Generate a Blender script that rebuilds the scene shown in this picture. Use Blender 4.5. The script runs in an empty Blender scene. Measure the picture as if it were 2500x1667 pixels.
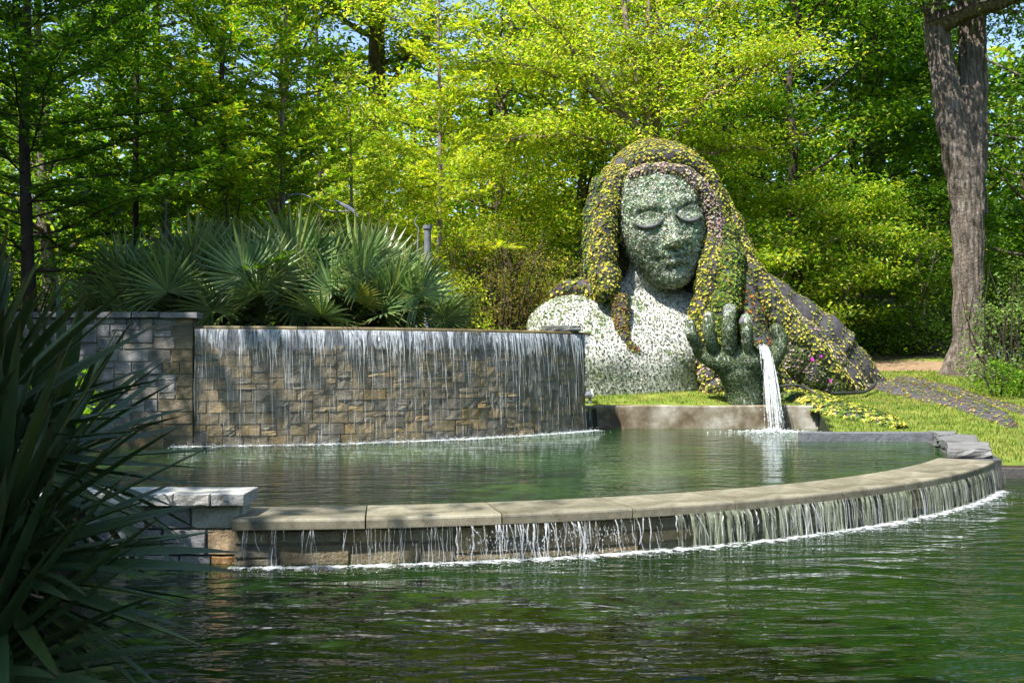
import bpy, math
import numpy as np
from mathutils import Vector, Matrix

# ------------------------------------------------------------------ camera, sky, sun, exposure
SC = bpy.context.scene
COL = SC.collection
FPX, EYE, HOR = 2400.0, 2.3, 883.0
cam_d = bpy.data.cameras.new('camera'); cam = bpy.data.objects.new('camera', cam_d); COL.objects.link(cam)
cam.location = (0, 0, EYE); cam.rotation_euler = (math.pi/2, 0, 0)
cam_d.sensor_width = 36.0; cam_d.lens = 36.0*FPX/2500.0
cam_d.shift_y = (HOR-833.5)/2500.0
cam_d.clip_end = 2000.0; cam_d.clip_start = 0.05
SC.camera = cam

SUN = Vector((-0.76, -0.82, 1.7)).normalized()          # towards the sun
world = bpy.data.worlds.new('World'); SC.world = world; world.use_nodes = True
wn = world.node_tree; bg = wn.nodes['Background']
sky = wn.nodes.new('ShaderNodeTexSky'); sky.sky_type = 'NISHITA'; sky.sun_disc = False
sky.sun_elevation = math.asin(SUN.z); sky.sun_rotation = math.atan2(SUN.x, SUN.y)
sky.air_density = 1.0; sky.dust_density = 0.6; sky.ozone_density = 1.4
wn.links.new(sky.outputs[0], bg.inputs[0]); bg.inputs[1].default_value = 0.13
sl = bpy.data.lights.new('sun', 'SUN'); sl.energy = 5.0; sl.angle = math.radians(0.53); sl.color = (1.0, 0.95, 0.86)
so = bpy.data.objects.new('sun', sl); COL.objects.link(so)
so.rotation_euler = (-SUN).to_track_quat('-Z', 'Y').to_euler(); so.location = SUN*60
SC.view_settings.view_transform = 'Standard'; SC.view_settings.look = 'None'
SC.view_settings.exposure = 1.22; SC.view_settings.gamma = 1.0; SC.view_settings.use_curve_mapping = False
SC.cycles.use_denoising = True; SC.cycles.use_adaptive_sampling = True; SC.cycles.adaptive_threshold = 0.02
SC.cycles.max_bounces = 6; SC.cycles.diffuse_bounces = 3; SC.cycles.glossy_bounces = 3
SC.cycles.transmission_bounces = 4; SC.cycles.transparent_max_bounces = 8
SC.cycles.caustics_reflective = False; SC.cycles.caustics_refractive = False

RNG = np.random.default_rng(7)
def rng(s): return np.random.default_rng(s)
def W(px, py, d): return np.array([(px-1250.0)/FPX*d, d, EYE-(py-HOR)/FPX*d])

# ------------------------------------------------------------------ mesh helpers
ORG = {}
def link_props(o, label=None, cat=None, group=None, kind=None):
    if label: o['label'] = label
    if cat: o['category'] = cat
    if group: o['group'] = group
    if kind: o['kind'] = kind
    return o

def make_mesh(name, V, Q=None, T=None, mat=None, col=None, smooth=False):
    V = np.asarray(V, dtype=np.float32).reshape(-1, 3)
    me = bpy.data.meshes.new(name)
    Q = np.zeros((0, 4), np.int32) if Q is None else np.asarray(Q, np.int32).reshape(-1, 4)
    T = np.zeros((0, 3), np.int32) if T is None else np.asarray(T, np.int32).reshape(-1, 3)
    nq, nt = len(Q), len(T)
    me.vertices.add(len(V)); me.vertices.foreach_set('co', V.ravel())
    me.loops.add(nq*4+nt*3)
    me.loops.foreach_set('vertex_index', np.concatenate([Q.ravel(), T.ravel()]).astype(np.int32))
    me.polygons.add(nq+nt)
    st = np.concatenate([np.arange(nq)*4, nq*4+np.arange(nt)*3]).astype(np.int32)
    me.polygons.foreach_set('loop_start', st)
    me.polygons.foreach_set('use_smooth', np.full(nq+nt, bool(smooth)))
    if col is not None:
        c = np.ones((len(V), 4), np.float32); c[:, :3] = np.asarray(col, np.float32)
        a = me.color_attributes.new('tint', 'FLOAT_COLOR', 'POINT'); a.data.foreach_set('color', c.ravel())
    me.update(calc_edges=True)
    if mat: me.materials.append(mat)
    return me

def org(o): return ORG.get(o.name, np.zeros(3))

def obj(name, V, Q=None, T=None, mat=None, parent=None, col=None, smooth=False, origin=None, **kw):
    V = np.asarray(V, float).reshape(-1, 3)
    if parent is not None: o0 = org(parent)
    elif origin is not None: o0 = np.asarray(origin, float)
    else:
        mn, mx = V.min(0), V.max(0); o0 = np.array([(mn[0]+mx[0])/2, (mn[1]+mx[1])/2, mn[2]])
    if parent is not None and origin is not None: loc = np.asarray(origin, float)-o0
    else: loc = np.zeros(3) if parent is not None else o0
    w0 = o0+loc if parent is not None else o0
    me = make_mesh(name, V-w0, Q, T, mat, col, smooth)
    o = bpy.data.objects.new(name, me); COL.objects.link(o)
    o.location = loc; ORG[o.name] = w0
    if parent is not None: o.parent = parent
    return link_props(o, **kw)

def thing(name, loc, label, cat, group=None):
    o = bpy.data.objects.new(name, None); COL.objects.link(o); o.empty_display_size = 0.2
    o.location = loc; ORG[o.name] = np.asarray(loc, float)
    return link_props(o, label, cat, group)

def inst(name, me, parent, M, color=None):
    o = bpy.data.objects.new(name, me); COL.objects.link(o)
    if parent is not None:
        o.parent = parent; M = Matrix.Translation(Vector(-org(parent))) @ M
    o.matrix_basis = M
    if color is not None: o.color = (*color, 1)
    return o

class MB:
    def __init__(s): s.V = []; s.Q = []; s.T = []; s.C = []; s.n = 0
    def add(s, V, Q=None, T=None, col=None):
        V = np.asarray(V, float).reshape(-1, 3)
        s.V.append(V)
        if Q is not None and len(Q): s.Q.append(np.asarray(Q, int).reshape(-1, 4)+s.n)
        if T is not None and len(T): s.T.append(np.asarray(T, int).reshape(-1, 3)+s.n)
        if col is not None:
            c = np.asarray(col, float)
            s.C.append(np.broadcast_to(c, (len(V), 3)))
        s.n += len(V)
    def box(s, a, b):
        x0, y0, z0 = a; x1, y1, z1 = b
        s.add([(x0,y0,z0),(x1,y0,z0),(x1,y1,z0),(x0,y1,z0),(x0,y0,z1),(x1,y0,z1),(x1,y1,z1),(x0,y1,z1)],
              [(0,3,2,1),(4,5,6,7),(0,1,5,4),(1,2,6,5),(2,3,7,6),(3,0,4,7)])
    def arr(s):
        V = np.concatenate(s.V); Q = np.concatenate(s.Q) if s.Q else None; T = np.concatenate(s.T) if s.T else None
        C = np.concatenate(s.C) if s.C else None
        return V, Q, T, C
    def obj(s, name, mat, parent=None, **kw):
        V, Q, T, C = s.arr()
        return obj(name, V, Q, T, mat, parent, col=C, **kw)

def grid_quads(nu, nv, wrap_u=False):
    iu = np.arange(nu if wrap_u else nu-1); iv = np.arange(nv-1)
    a, b = np.meshgrid(iu, iv, indexing='ij'); a2 = (a+1) % nu
    return np.stack([a*nv+b, a2*nv+b, a2*nv+b+1, a*nv+b+1], -1).reshape(-1, 4)

def norm(v): return v/np.maximum(np.linalg.norm(v, axis=-1, keepdims=True), 1e-9)

def tube(P, R, seg=8, flat=None, caps=True):
    """round tube along P with radii R -> verts, quads; flat = (scale, axis) squashes the section along axis"""
    P = np.asarray(P, float); n = len(P); R = np.broadcast_to(np.asarray(R, float), (n,))
    t = np.gradient(P, axis=0); t = norm(t)
    ref = np.array([0, 0, 1.0]) if abs(t[0][2]) < .9 else np.array([1.0, 0, 0])
    u = np.cross(t[0], ref); u /= np.linalg.norm(u)
    U = np.zeros((n, 3)); U[0] = u
    for i in range(1, n):
        u = U[i-1]-t[i]*np.dot(U[i-1], t[i]); U[i] = u/max(np.linalg.norm(u), 1e-9)
    Wv = np.cross(t, U)
    a = np.arange(seg)/seg*2*math.pi
    off = (U[:, None]*np.cos(a)[None, :, None]+Wv[:, None]*np.sin(a)[None, :, None])*R[:, None, None]
    if flat is not None:
        k, ax = flat; ax = np.asarray(ax, float)
        off = off-(1-k)*np.einsum('ijk,k->ij', off, ax)[..., None]*ax
    V = (P[:, None]+off).reshape(-1, 3)
    i, j = np.meshgrid(np.arange(n-1), np.arange(seg), indexing='ij'); j2 = (j+1) % seg
    Q = np.stack([i*seg+j, i*seg+j2, (i+1)*seg+j2, (i+1)*seg+j], -1).reshape(-1, 4)
    return V, Q

def spline(P, n):
    """Catmull-Rom through rows of P (any width)"""
    P = np.asarray(P, float)
    if len(P) == 2:
        return P[0]+(P[1]-P[0])*np.linspace(0, 1, n)[:, None]
    E = np.vstack([2*P[0]-P[1], P, 2*P[-1]-P[-2]])
    ts = np.linspace(0, len(P)-1-1e-6, n); k = ts.astype(int); f = (ts-k)[:, None]
    a, b, c, d = E[k], E[k+1], E[k+2], E[k+3]
    return .5*((2*b)+(-a+c)*f+(2*a-5*b+4*c-d)*f*f+(-a+3*b-3*c+d)*f**3)

def vnoise(p, seed=0):
    """cheap smooth noise in -1..1"""
    p = np.asarray(p, float); o = np.zeros(p.shape[:-1]); r = rng(seed)
    for k in range(5):
        d = r.normal(size=3); d /= np.linalg.norm(d); f = 1.0*1.7**k
        o += np.sin((p@d)*f*1.9+r.uniform(0, 6.28))*np.sin((p@np.roll(d, 1))*f*1.3+r.uniform(0, 6.28))/(1.35**k)
    return o*.5

# ------------------------------------------------------------------ materials
def nodes(name):
    m = bpy.data.materials.new(name); m.use_nodes = True
    nt = m.node_tree; b = nt.nodes['Principled BSDF']
    return m, nt, b, nt.nodes['Material Output']
def N(nt, t, **kw):
    n = nt.nodes.new(t)
    for k, v in kw.items(): setattr(n, k, v)
    return n
def ramp(nt, stops):
    r = N(nt, 'ShaderNodeValToRGB'); e = r.color_ramp.elements
    while len(e) < len(stops): e.new(.5)
    for q, (p, c) in zip(e, stops): q.position = p; q.color = (*c, 1)
    return r
def noise(nt, scale, detail=6, rough=.6, coord='Object', stretch=None):
    tc = N(nt, 'ShaderNodeTexCoord'); n = N(nt, 'ShaderNodeTexNoise')
    n.inputs['Scale'].default_value = scale; n.inputs['Detail'].default_value = detail; n.inputs['Roughness'].default_value = rough
    if stretch:
        mp = N(nt, 'ShaderNodeMapping'); mp.inputs['Scale'].default_value = stretch
        nt.links.new(tc.outputs[coord], mp.inputs[0]); nt.links.new(mp.outputs[0], n.inputs[0])
    else: nt.links.new(tc.outputs[coord], n.inputs[0])
    return n
def bump(nt, b, h, strength=.5, dist=.02, chain=None):
    bp = N(nt, 'ShaderNodeBump'); bp.inputs['Strength'].default_value = strength; bp.inputs['Distance'].default_value = dist
    nt.links.new(h, bp.inputs['Height'])
    if chain: nt.links.new(chain.outputs[0], bp.inputs['Normal'])
    nt.links.new(bp.outputs[0], b.inputs['Normal']); return bp

def mat_noise(name, stops, scale=3, rough=.8, bscale=30, bstr=.5, bdist=.02, detail=8, coord='Object', stretch=None, spec=.4):
    m, nt, b, out = nodes(name)
    n = noise(nt, scale, detail, .65, coord, stretch); r = ramp(nt, stops)
    nt.links.new(n.outputs[0], r.inputs[0]); nt.links.new(r.outputs[0], b.inputs['Base Color'])
    b.inputs['Roughness'].default_value = rough; b.inputs['Specular IOR Level'].default_value = spec
    if bscale:
        h = noise(nt, bscale, 8, .7, coord); bump(nt, b, h.outputs[0], bstr, bdist)
    return m

def mat_leaf(name, trans=.4, rough=.5, gain=(1.5, 1.35, .6), spec=.35):
    m, nt, b, out = nodes(name)
    at = N(nt, 'ShaderNodeAttribute'); at.attribute_name = 'tint'
    nt.links.new(at.outputs['Color'], b.inputs['Base Color'])
    b.inputs['Roughness'].default_value = rough; b.inputs['Specular IOR Level'].default_value = spec
    mu = N(nt, 'ShaderNodeMix', data_type='RGBA', blend_type='MULTIPLY'); mu.inputs[0].default_value = 1
    nt.links.new(at.outputs['Color'], mu.inputs[6]); mu.inputs[7].default_value = (*gain, 1)
    tr = N(nt, 'ShaderNodeBsdfTranslucent'); nt.links.new(mu.outputs[2], tr.inputs[0])
    mx = N(nt, 'ShaderNodeMixShader'); mx.inputs[0].default_value = trans
    nt.links.new(b.outputs[0], mx.inputs[1]); nt.links.new(tr.outputs[0], mx.inputs[2]); nt.links.new(mx.outputs[0], out.inputs[0])
    return m

def mat_stone(name, wet=False, bscale=26, rough=.85, bstr=.9):
    """stone whose colour comes from the object's own colour, with mineral speckle and stains"""
    m, nt, b, out = nodes(name)
    oi = N(nt, 'ShaderNodeObjectInfo')
    n1 = noise(nt, 5, 6, .7, 'Object'); n2 = noise(nt, 90, 3, .8, 'Object')
    r1 = ramp(nt, [(.25, (.55, .5, .44)), (.55, (1, 1, 1)), (.8, (1.25, 1.15, .95))]); nt.links.new(n1.outputs[0], r1.inputs[0])
    r2 = ramp(nt, [(.3, (.6, .6, .62)), (.5, (1, 1, 1)), (.72, (1.5, 1.5, 1.48))]); nt.links.new(n2.outputs[0], r2.inputs[0])
    a = N(nt, 'ShaderNodeMix', data_type='RGBA', blend_type='MULTIPLY'); a.inputs[0].default_value = 1
    nt.links.new(oi.outputs['Color'], a.inputs[6]); nt.links.new(r1.outputs[0], a.inputs[7])
    c = N(nt, 'ShaderNodeMix', data_type='RGBA', blend_type='MULTIPLY'); c.inputs[0].default_value = 1
    nt.links.new(a.outputs[2], c.inputs[6]); nt.links.new(r2.outputs[0], c.inputs[7])
    n3 = noise(nt, 1.7, 5, .7, 'Object'); r3 = ramp(nt, [(.36, (.42, .40, .32)), (.56, (1, 1, 1))]); nt.links.new(n3.outputs[0], r3.inputs[0])
    e = N(nt, 'ShaderNodeMix', data_type='RGBA', blend_type='MULTIPLY'); e.inputs[0].default_value = .8 if wet else .35
    nt.links.new(c.outputs[2], e.inputs[6]); nt.links.new(r3.outputs[0], e.inputs[7])
    nt.links.new(e.outputs[2], b.inputs['Base Color'])
    b.inputs['Roughness'].default_value = rough
    h = noise(nt, bscale, 9, .7, 'Object'); bump(nt, b, h.outputs[0], bstr, .03)
    if wet:
        b.inputs['Coat Weight'].default_value = .15; b.inputs['Coat Roughness'].default_value = .25
        b.inputs['Roughness'].default_value = .5
    return m

def mat_water(name, base, s1, s2, strength, dist, patch=None, ior=1.33):
    m, nt, b, out = nodes(name)
    b.inputs['Base Color'].default_value = (*base, 1)
    if patch:
        n = noise(nt, .35, 4, .6); r = ramp(nt, [(.45, base), (.75, patch)]); nt.links.new(n.outputs[0], r.inputs[0])
        nt.links.new(r.outputs[0], b.inputs['Base Color'])
    b.inputs['Roughness'].default_value = .03; b.inputs['IOR'].default_value = ior
    b.inputs['Specular IOR Level'].default_value = .5
    n1 = noise(nt, s1, 3, .45, 'Object', (.42, 1.1, 1)); n2 = noise(nt, s2, 2, .5, 'Object', (.6, 1.1, 1))
    ad = N(nt, 'ShaderNodeMath', operation='MULTIPLY_ADD'); ad.inputs[1].default_value = .35
    nt.links.new(n2.outputs[0], ad.inputs[0]); nt.links.new(n1.outputs[0], ad.inputs[2])
    n1.inputs['Distortion'].default_value = .6
    bump(nt, b, ad.outputs[0], strength, dist)
    return m

def mat_fall(name, cover=.6, colr=(.86, .9, .95), scale=(28, 28, 2.2)):
    """falling water: streaky part-transparent white"""
    m, nt, b, out = nodes(name)
    b.inputs['Base Color'].default_value = (*colr, 1); b.inputs['Roughness'].default_value = .18
    b.inputs['Specular IOR Level'].default_value = .8
    n = noise(nt, 1.0, 3, .6, 'Object', scale); r = ramp(nt, [(.32, (0, 0, 0)), (.62, (1, 1, 1))]); nt.links.new(n.outputs[0], r.inputs[0])
    mu = N(nt, 'ShaderNodeMath', operation='MULTIPLY'); mu.inputs[1].default_value = cover; nt.links.new(r.outputs[0], mu.inputs[0])
    tr = N(nt, 'ShaderNodeBsdfTransparent'); tl = N(nt, 'ShaderNodeBsdfTranslucent'); tl.inputs[0].default_value = (*colr, 1)
    m1 = N(nt, 'ShaderNodeMixShader'); m1.inputs[0].default_value = .35
    nt.links.new(b.outputs[0], m1.inputs[1]); nt.links.new(tl.outputs[0], m1.inputs[2])
    m2 = N(nt, 'ShaderNodeMixShader'); nt.links.new(mu.outputs[0], m2.inputs[0])
    nt.links.new(tr.outputs[0], m2.inputs[1]); nt.links.new(m1.outputs[0], m2.inputs[2]); nt.links.new(m2.outputs[0], out.inputs[0])
    return m

M = {}
M['lawn'] = mat_noise('lawn', [(.25, (.07, .13, .010)), (.5, (.17, .24, .022)), (.72, (.30, .30, .06))], 1.6, .9, 160, .9, .04)
M['soil'] = mat_noise('soil', [(.3, (.02, .014, .008)), (.6, (.05, .035, .02)), (.8, (.09, .065, .04))], 4, .95, 40, .8, .05)
M['forest'] = mat_noise('forest_floor', [(.3, (.03, .035, .008)), (.55, (.07, .06, .025)), (.8, (.14, .10, .055))], 2.5, .95, 30, .8, .06)
M['sand'] = mat_noise('sand', [(.3, (.17, .11, .06)), (.6, (.28, .19, .11)), (.8, (.36, .26, .16))], 5, .95, 60, .6, .02)
M['mud'] = mat_noise('pond_floor', [(.3, (.01, .014, .006)), (.7, (.03, .035, .012))], 2, .9, 20, .5, .05)
M['mortar'] = mat_noise('mortar', [(.3, (.16, .15, .13)), (.6, (.28, .26, .22)), (.8, (.36, .33, .27))], 6, .95, 60, .6, .01)
M['mortar_wet'] = mat_noise('wet_mortar', [(.3, (.12, .10, .065)), (.6, (.26, .22, .15)), (.8, (.36, .30, .2))], 6, .6, 60, .6, .01)
M['stone'] = mat_stone('rock_faced_granite')
M['stone_wet'] = mat_stone('wet_granite', wet=True)
M['cap_wet'] = mat_stone('wet_cap_stone', wet=True, bscale=120, bstr=.35)
M['slate'] = mat_stone('dark_slate', bscale=14, rough=.6, bstr=.8)
M['concrete'] = mat_noise('stained_shaded_concrete', [(.30, (.03, .024, .016)), (.44, (.10, .072, .04)), (.52, (.22, .19, .14)), (.60, (.42, .40, .36)), (.8, (.5, .48, .44))], .55, .85, 50, .4, .01, 10)  # dark tones are brown stain plus tree shadow put into the colour
M['water_low'] = mat_water('pond_water', (.005, .017, .003), 1.7, 5.2, .6, .13, (.011, .03, .004))
M['water_up'] = mat_water('pool_water', (.006, .026, .005), 3.0, 9.0, .62, .075, (.034, .085, .016), 1.33)
M['fall'] = mat_fall('falling_water', .42)
M['veil'] = mat_fall('water_veil', .38, (.7, .76, .9), (40, 40, 3))
M['fall_thin'] = mat_fall('thin_falling_water', .24, (.6, .66, .48))
M['film'] = mat_fall('water_film', .10, (.75, .8, .88), (7, 7, .6))
M['jet'] = mat_fall('water_jet', .46, (.92, .95, .98), (16, 16, 5))
M['foam'] = mat_fall('foam', .95, (.88, .93, .97), (9, 9, 9))
def mat_froth(name):
    m, nt, b, out = nodes(name); b.inputs['Base Color'].default_value = (.85, .9, .93, 1); b.inputs['Roughness'].default_value = .6
    at = N(nt, 'ShaderNodeAttribute'); at.attribute_name = 'tint'
    n = noise(nt, 7, 8, .8); s = N(nt, 'ShaderNodeMath', operation='MULTIPLY_ADD'); s.inputs[1].default_value = 5.0; s.inputs[2].default_value = -3.25; nt.links.new(n.outputs[0], s.inputs[0])
    fl = N(nt, 'ShaderNodeMath', operation='MULTIPLY_ADD'); fl.inputs[1].default_value = 1.25; nt.links.new(at.outputs['Fac'], fl.inputs[0]); nt.links.new(s.outputs[0], fl.inputs[2])
    g = N(nt, 'ShaderNodeMath', operation='MULTIPLY', use_clamp=True); g.inputs[1].default_value = .85; nt.links.new(fl.outputs[0], g.inputs[0])
    tr = N(nt, 'ShaderNodeBsdfTransparent'); mx = N(nt, 'ShaderNodeMixShader'); nt.links.new(g.outputs[0], mx.inputs[0]); nt.links.new(tr.outputs[0], mx.inputs[1]); nt.links.new(b.outputs[0], mx.inputs[2]); nt.links.new(mx.outputs[0], out.inputs[0])
    return m
M['froth'] = mat_froth('froth')
M['leaf'] = mat_leaf('broad_leaf', .5, .5, (1.35, 1.4, .6))
M['needle'] = mat_leaf('feathery_leaf', .5, .6, (1.3, 1.3, .6))
M['palm'] = mat_leaf('palm_leaf', .2, .38, (1.2, 1.3, .7), .5)
M['yucca'] = mat_leaf('yucca_leaf', .12, .42, (1.3, 1.3, .7), .45)
M['plant'] = mat_leaf('bedding_plant', .2, .6, (1.2, 1.2, .8), .25)
M['bark'] = mat_noise('bark', [(.32, (.045, .033, .026)), (.5, (.17, .135, .11)), (.7, (.38, .33, .29))], 3.4, .95, 9, 1.0, .25, 9, 'Object', (3, 3, .45))
M['bark_pale'] = mat_noise('pale_bark', [(.3, (.12, .085, .06)), (.6, (.26, .2, .15)), (.8, (.36, .31, .26))], 3, .9, 25, .6, .02, 8, 'Object', (2, 2, .6))
M['bark_dark'] = mat_noise('dark_bark', [(.3, (.022, .016, .012)), (.6, (.06, .044, .034)), (.8, (.11, .085, .07))], 3, .95, 18, .8, .03, 8, 'Object', (2, 2, .5))
M['fabric_dark'] = mat_noise('planting_fabric', [(.3, (.035, .033, .036)), (.6, (.075, .072, .08)), (.8, (.13, .125, .135))], 7, .9, 40, .7, .03)
M['fabric_white'] = mat_noise('pale_planting_fabric', [(.3, (.28, .28, .25)), (.55, (.48, .48, .45)), (.8, (.64, .64, .62))], 4, .9, 40, .6, .02)
M['fabric_face'] = mat_noise('grey_planting_fabric', [(.3, (.28, .31, .26)), (.55, (.44, .47, .42)), (.8, (.58, .6, .56))], 5, .9, 40, .6, .02)
M['lash'] = mat_noise('grey_felt', [(.3, (.07, .07, .08)), (.7, (.15, .15, .165))], 6, .9, 50, .4, .01)
M['metal'] = mat_noise('painted_grey_metal', [(.3, (.10, .11, .13)), (.7, (.2, .22, .25))], 3, .45, 0)
M['rubber'] = mat_noise('black_hose', [(.3, (.015, .015, .016)), (.7, (.04, .04, .04))], 4, .5, 0)
M['white'] = mat_noise('white_sheet', [(.3, (.7, .7, .7)), (.7, (.82, .82, .82))], 3, .7, 0)

# ------------------------------------------------------------------ layout: the two arcs
C1 = np.array([-3.5, 25.5]); RC1 = 14.5            # pool edge (weir): cap front radius
C2 = np.array([-8.41, 34.07]); RW = 13.45          # waterfall wall: face radius
ZU, ZCAP = 0.52, 0.535                             # upper water level, weir cap level
def arc(C, R, th): return np.stack([C[0]+R*np.sin(th), C[1]-R*np.cos(th)], -1)
def th_of_px(C, R, px):
    t = np.radians(np.linspace(-40, 62, 4000)); p = arc(C, R, t); x = 1250+FPX*p[:, 0]/p[:, 1]
    return float(np.interp(px, x, t))

# ------------------------------------------------------------------ terrain
def height(x, y):
    lawn = .17+.124*(np.minimum(y, 37)-19.4)+np.maximum(y-37, 0)*.16
    lawn = lawn+.22*np.exp(-((x-4.5)/4.0)**2-((y-28.6)/2.0)**2)
    bed = 2.86+np.maximum(y-30, 0)*.09
    k = np.clip((x+.9)/2.2, 0, 1); k = k*k*(3-2*k)
    z = bed*(1-k)+lawn*k
    z = z+.05*vnoise(np.stack([x*.6, y*.6, x*0], -1), 3)
    return z
def zone(x, y):
    d1 = np.hypot(x-C1[0], y-C1[1]); d2 = np.hypot(x-C2[0], y-C2[1])
    z = np.ones(x.shape, int)
    z[(d2 < RW-.15) & ((x < -.1) | (y < 24.6))] = 2
    z[(x < -.1) & (y > 24)] = 2
    pool_u = (d1 < RC1-.3) & (d2 > RW-.15) & (y < np.where(x < 8.15-np.maximum(0, 26.2-y)*.22, 26.35, 22.2)) & ((x > -11.5))
    pool_u &= ~((x > 8.0+(y-18)*.42) & (y > 18))
    pool_l = (d1 > RC1-.4) & (y < np.where(x > 8.4, 19.5, 16)) & (x > -.43*y-.15) & (y > 2.2)
    pool_l |= (d1 > RC1-.4) & (x < 8.4) & (y < 18) & (x > -.43*y-.15) & (y > 2.2)
    z[(y > 37.2)] = 3
    z[(x < -9) & (y > 24)] = 2
    z[(y < 19.6) & (z == 1)] = 4
    z[(x < -4) & (y < 20.8) & (d2 > RW-.15)] = 4
    z[pool_u] = 0; z[pool_l] = 0
    p = (np.abs(y-35.3-.25*np.sin(x*.6)) < 1.35) & (x > 7) & (x < 24)
    z[p & (z == 1)] = 5
    return z
xs = np.unique(np.concatenate([np.linspace(-160, -30, 14), np.linspace(-30, -14, 17), np.linspace(-14, 24, 191), np.linspace(24, 50, 27), np.linspace(50, 170, 13)]))
ys = np.unique(np.concatenate([np.linspace(-60, 0, 13), np.linspace(0, 18, 91), np.linspace(18, 40, 133), np.linspace(40, 90, 51), np.linspace(90, 260, 18)]))
GX, GY = np.meshgrid(xs, ys, indexing='ij')
ZN = zone(GX, GY); GZ = height(GX, GY)
GZ[ZN == 0] = -.9
GZ[ZN == 4] = .62+.1*vnoise(np.stack([GX, GY, GX*0], -1), 5)[ZN == 4]
m4 = (ZN == 4) & (GX > 8); GZ[m4] = .1
GV = np.stack([GX, GY, GZ], -1).reshape(-1, 3); GQ = grid_quads(len(xs), len(ys))
fz = ZN.reshape(-1)[GQ]
fzone = np.where((fz == 0).any(1), 0, fz.max(1))
def submesh(V, Q):
    u, inv = np.unique(Q, return_inverse=True); return V[u], inv.reshape(-1, 4)
for k, nm, mt in ((0, 'pond_floor', 'mud'), (1, 'lawn', 'lawn'), (2, 'garden_bed', 'soil'), (3, 'forest_floor', 'forest'), (4, 'bank', 'soil'), (5, 'sand_path', 'sand')):
    q = GQ[fzone == k]
    if len(q):
        v, q2 = submesh(GV, q); obj(nm, v, q2, mat=M[mt], smooth=True, kind='structure')

# water sheets
t = np.radians(np.linspace(-40, 57.5, 80)); inner = arc(C1, RC1-.9, t)
up = [(-13, 20.0)]
def poly_sheet(name, xr, yr, z, test, mat, step=.25):
    x = np.arange(xr[0], xr[1]+step, step); y = np.arange(yr[0], yr[1]+step, step)
    X, Y = np.meshgrid(x, y, indexing='ij'); ok = test(X, Y)
    Q = grid_quads(len(x), len(y)); Q = Q[ok.reshape(-1)[Q].all(1)]
    V = np.stack([X, Y, X*0+z], -1).reshape(-1, 3); V, Q = submesh(V, Q)
    obj(name, V, Q, mat=mat, smooth=True, kind='structure', origin=(0, 0, 0))
poly_sheet('pool_water', (-13, 12), (10.5, 27), ZU,
           lambda X, Y: (np.hypot(X-C1[0], Y-C1[1]) < RC1-.35) & (Y > 11.5) & (np.hypot(X-C2[0], Y-C2[1]) > RW-.3) & (Y < np.where(X < 8.3, 26.5, 22.3)) & ~((X > 8.5+(Y-18)*.42) & (Y > 18)), M['water_up'])
poly_sheet('pond_water', (-14, 60), (1.5, 20), 0.0,
           lambda X, Y: ((np.hypot(X-C1[0], Y-C1[1]) > RC1-.55) | (Y < 11.6)) & (Y < np.where(X > 8.6, 19.6, 17.6)), M['water_low'])

# ------------------------------------------------------------------ masonry
def ashlar(L, H, hu, wu, r, hs=(1, 2), wmin=3, wmax=7):
    nr, nc = max(1, round(H/hu)), max(1, round(L/wu)); occ = np.zeros((nr, nc), bool); out = []
    hu = H/nr; wu = L/nc
    for i in range(nr):
        j = 0
        while j < nc:
            if occ[i, j]: j += 1; continue
            free = 0
            while j+free < nc and not occ[i, j+free]: free += 1
            h = int(r.choice(hs)); h = min(h, nr-i)
            w = int(r.integers(wmin, wmax+1))
            if free-w < wmin: w = free if free <= wmax+1 else free//2
            w = min(w, free)
            while h > 1 and occ[i:i+h, j:j+w].any(): h -= 1
            occ[i:i+h, j:j+w] = True
            out.append((j*wu, i*hu, w*wu, h*hu)); j += w
    return out

def rock_face(w, h, depth, proud, r, mort=.019, nx=5, nz=4):
    """one rock-faced block in local coords: x along wall, z up, y = -outward"""
    a = np.linspace(0, 1, nx); b = np.linspace(0, 1, nz)
    a[1] = min(.010/w, .2); a[-2] = 1-a[1]; b[1] = min(.010/h, .2); b[-2] = 1-b[1]
    a[2:-2] += r.uniform(-.3, .3, max(0, nx-4))/nx; b[2:-2] += r.uniform(-.3, .3, max(0, nz-4))/nz
    A, B = np.meshgrid(a, b, indexing='ij')
    X = mort/2+A*(w-mort); Z = mort/2+B*(h-mort)
    edge = ((A > 0) & (A < 1) & (B > 0) & (B < 1)).astype(float)
    n = edge*(proud*(.45+r.uniform(-.28, .28, A.shape)+r.uniform(-.15, .35)+(A-.5)*r.uniform(-.5, .5)+(B-.5)*r.uniform(-.5, .5)))
    n += (1-edge)*r.uniform(-.004, .004, A.shape)
    X += r.uniform(-.003, .003, A.shape); Z += r.uniform(-.003, .003, A.shape)
    V = np.stack([X, -n, Z], -1).reshape(-1, 3); Q = grid_quads(nx, nz)
    # sides back to depth
    ring = [(i, 0) for i in range(nx)]+[(nx-1, j) for j in range(1, nz)]+[(i, nz-1) for i in range(nx-2, -1, -1)]+[(0, j) for j in range(nz-2, 0, -1)]
    idx = np.array([i*nz+j for i, j in ring]); back = V[idx].copy(); back[:, 1] = depth
    n0 = len(V); V = np.vstack([V, back]); k = len(idx); i = np.arange(k); i2 = (i+1) % k
    Qs = np.stack([idx[i], n0+i, n0+i2, idx[i2]], -1)
    return V, np.vstack([Q, Qs])

def stone_on_arc(parent, C, R, s0, z0, w, h, depth, proud, r, mat, color, name='stone', nx=5, nz=4):
    V, Q = rock_face(w, h, depth, proud, r, nx=nx, nz=nz)
    th = (s0+V[:, 0])/R; rr = R-V[:, 1]
    P = np.stack([C[0]+rr*np.sin(th), C[1]-rr*np.cos(th), z0+V[:, 2]], -1)
    o = obj(name, P, Q, mat=mat, parent=parent, origin=P.mean(0)); o.color = (*color, 1); return o

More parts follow.
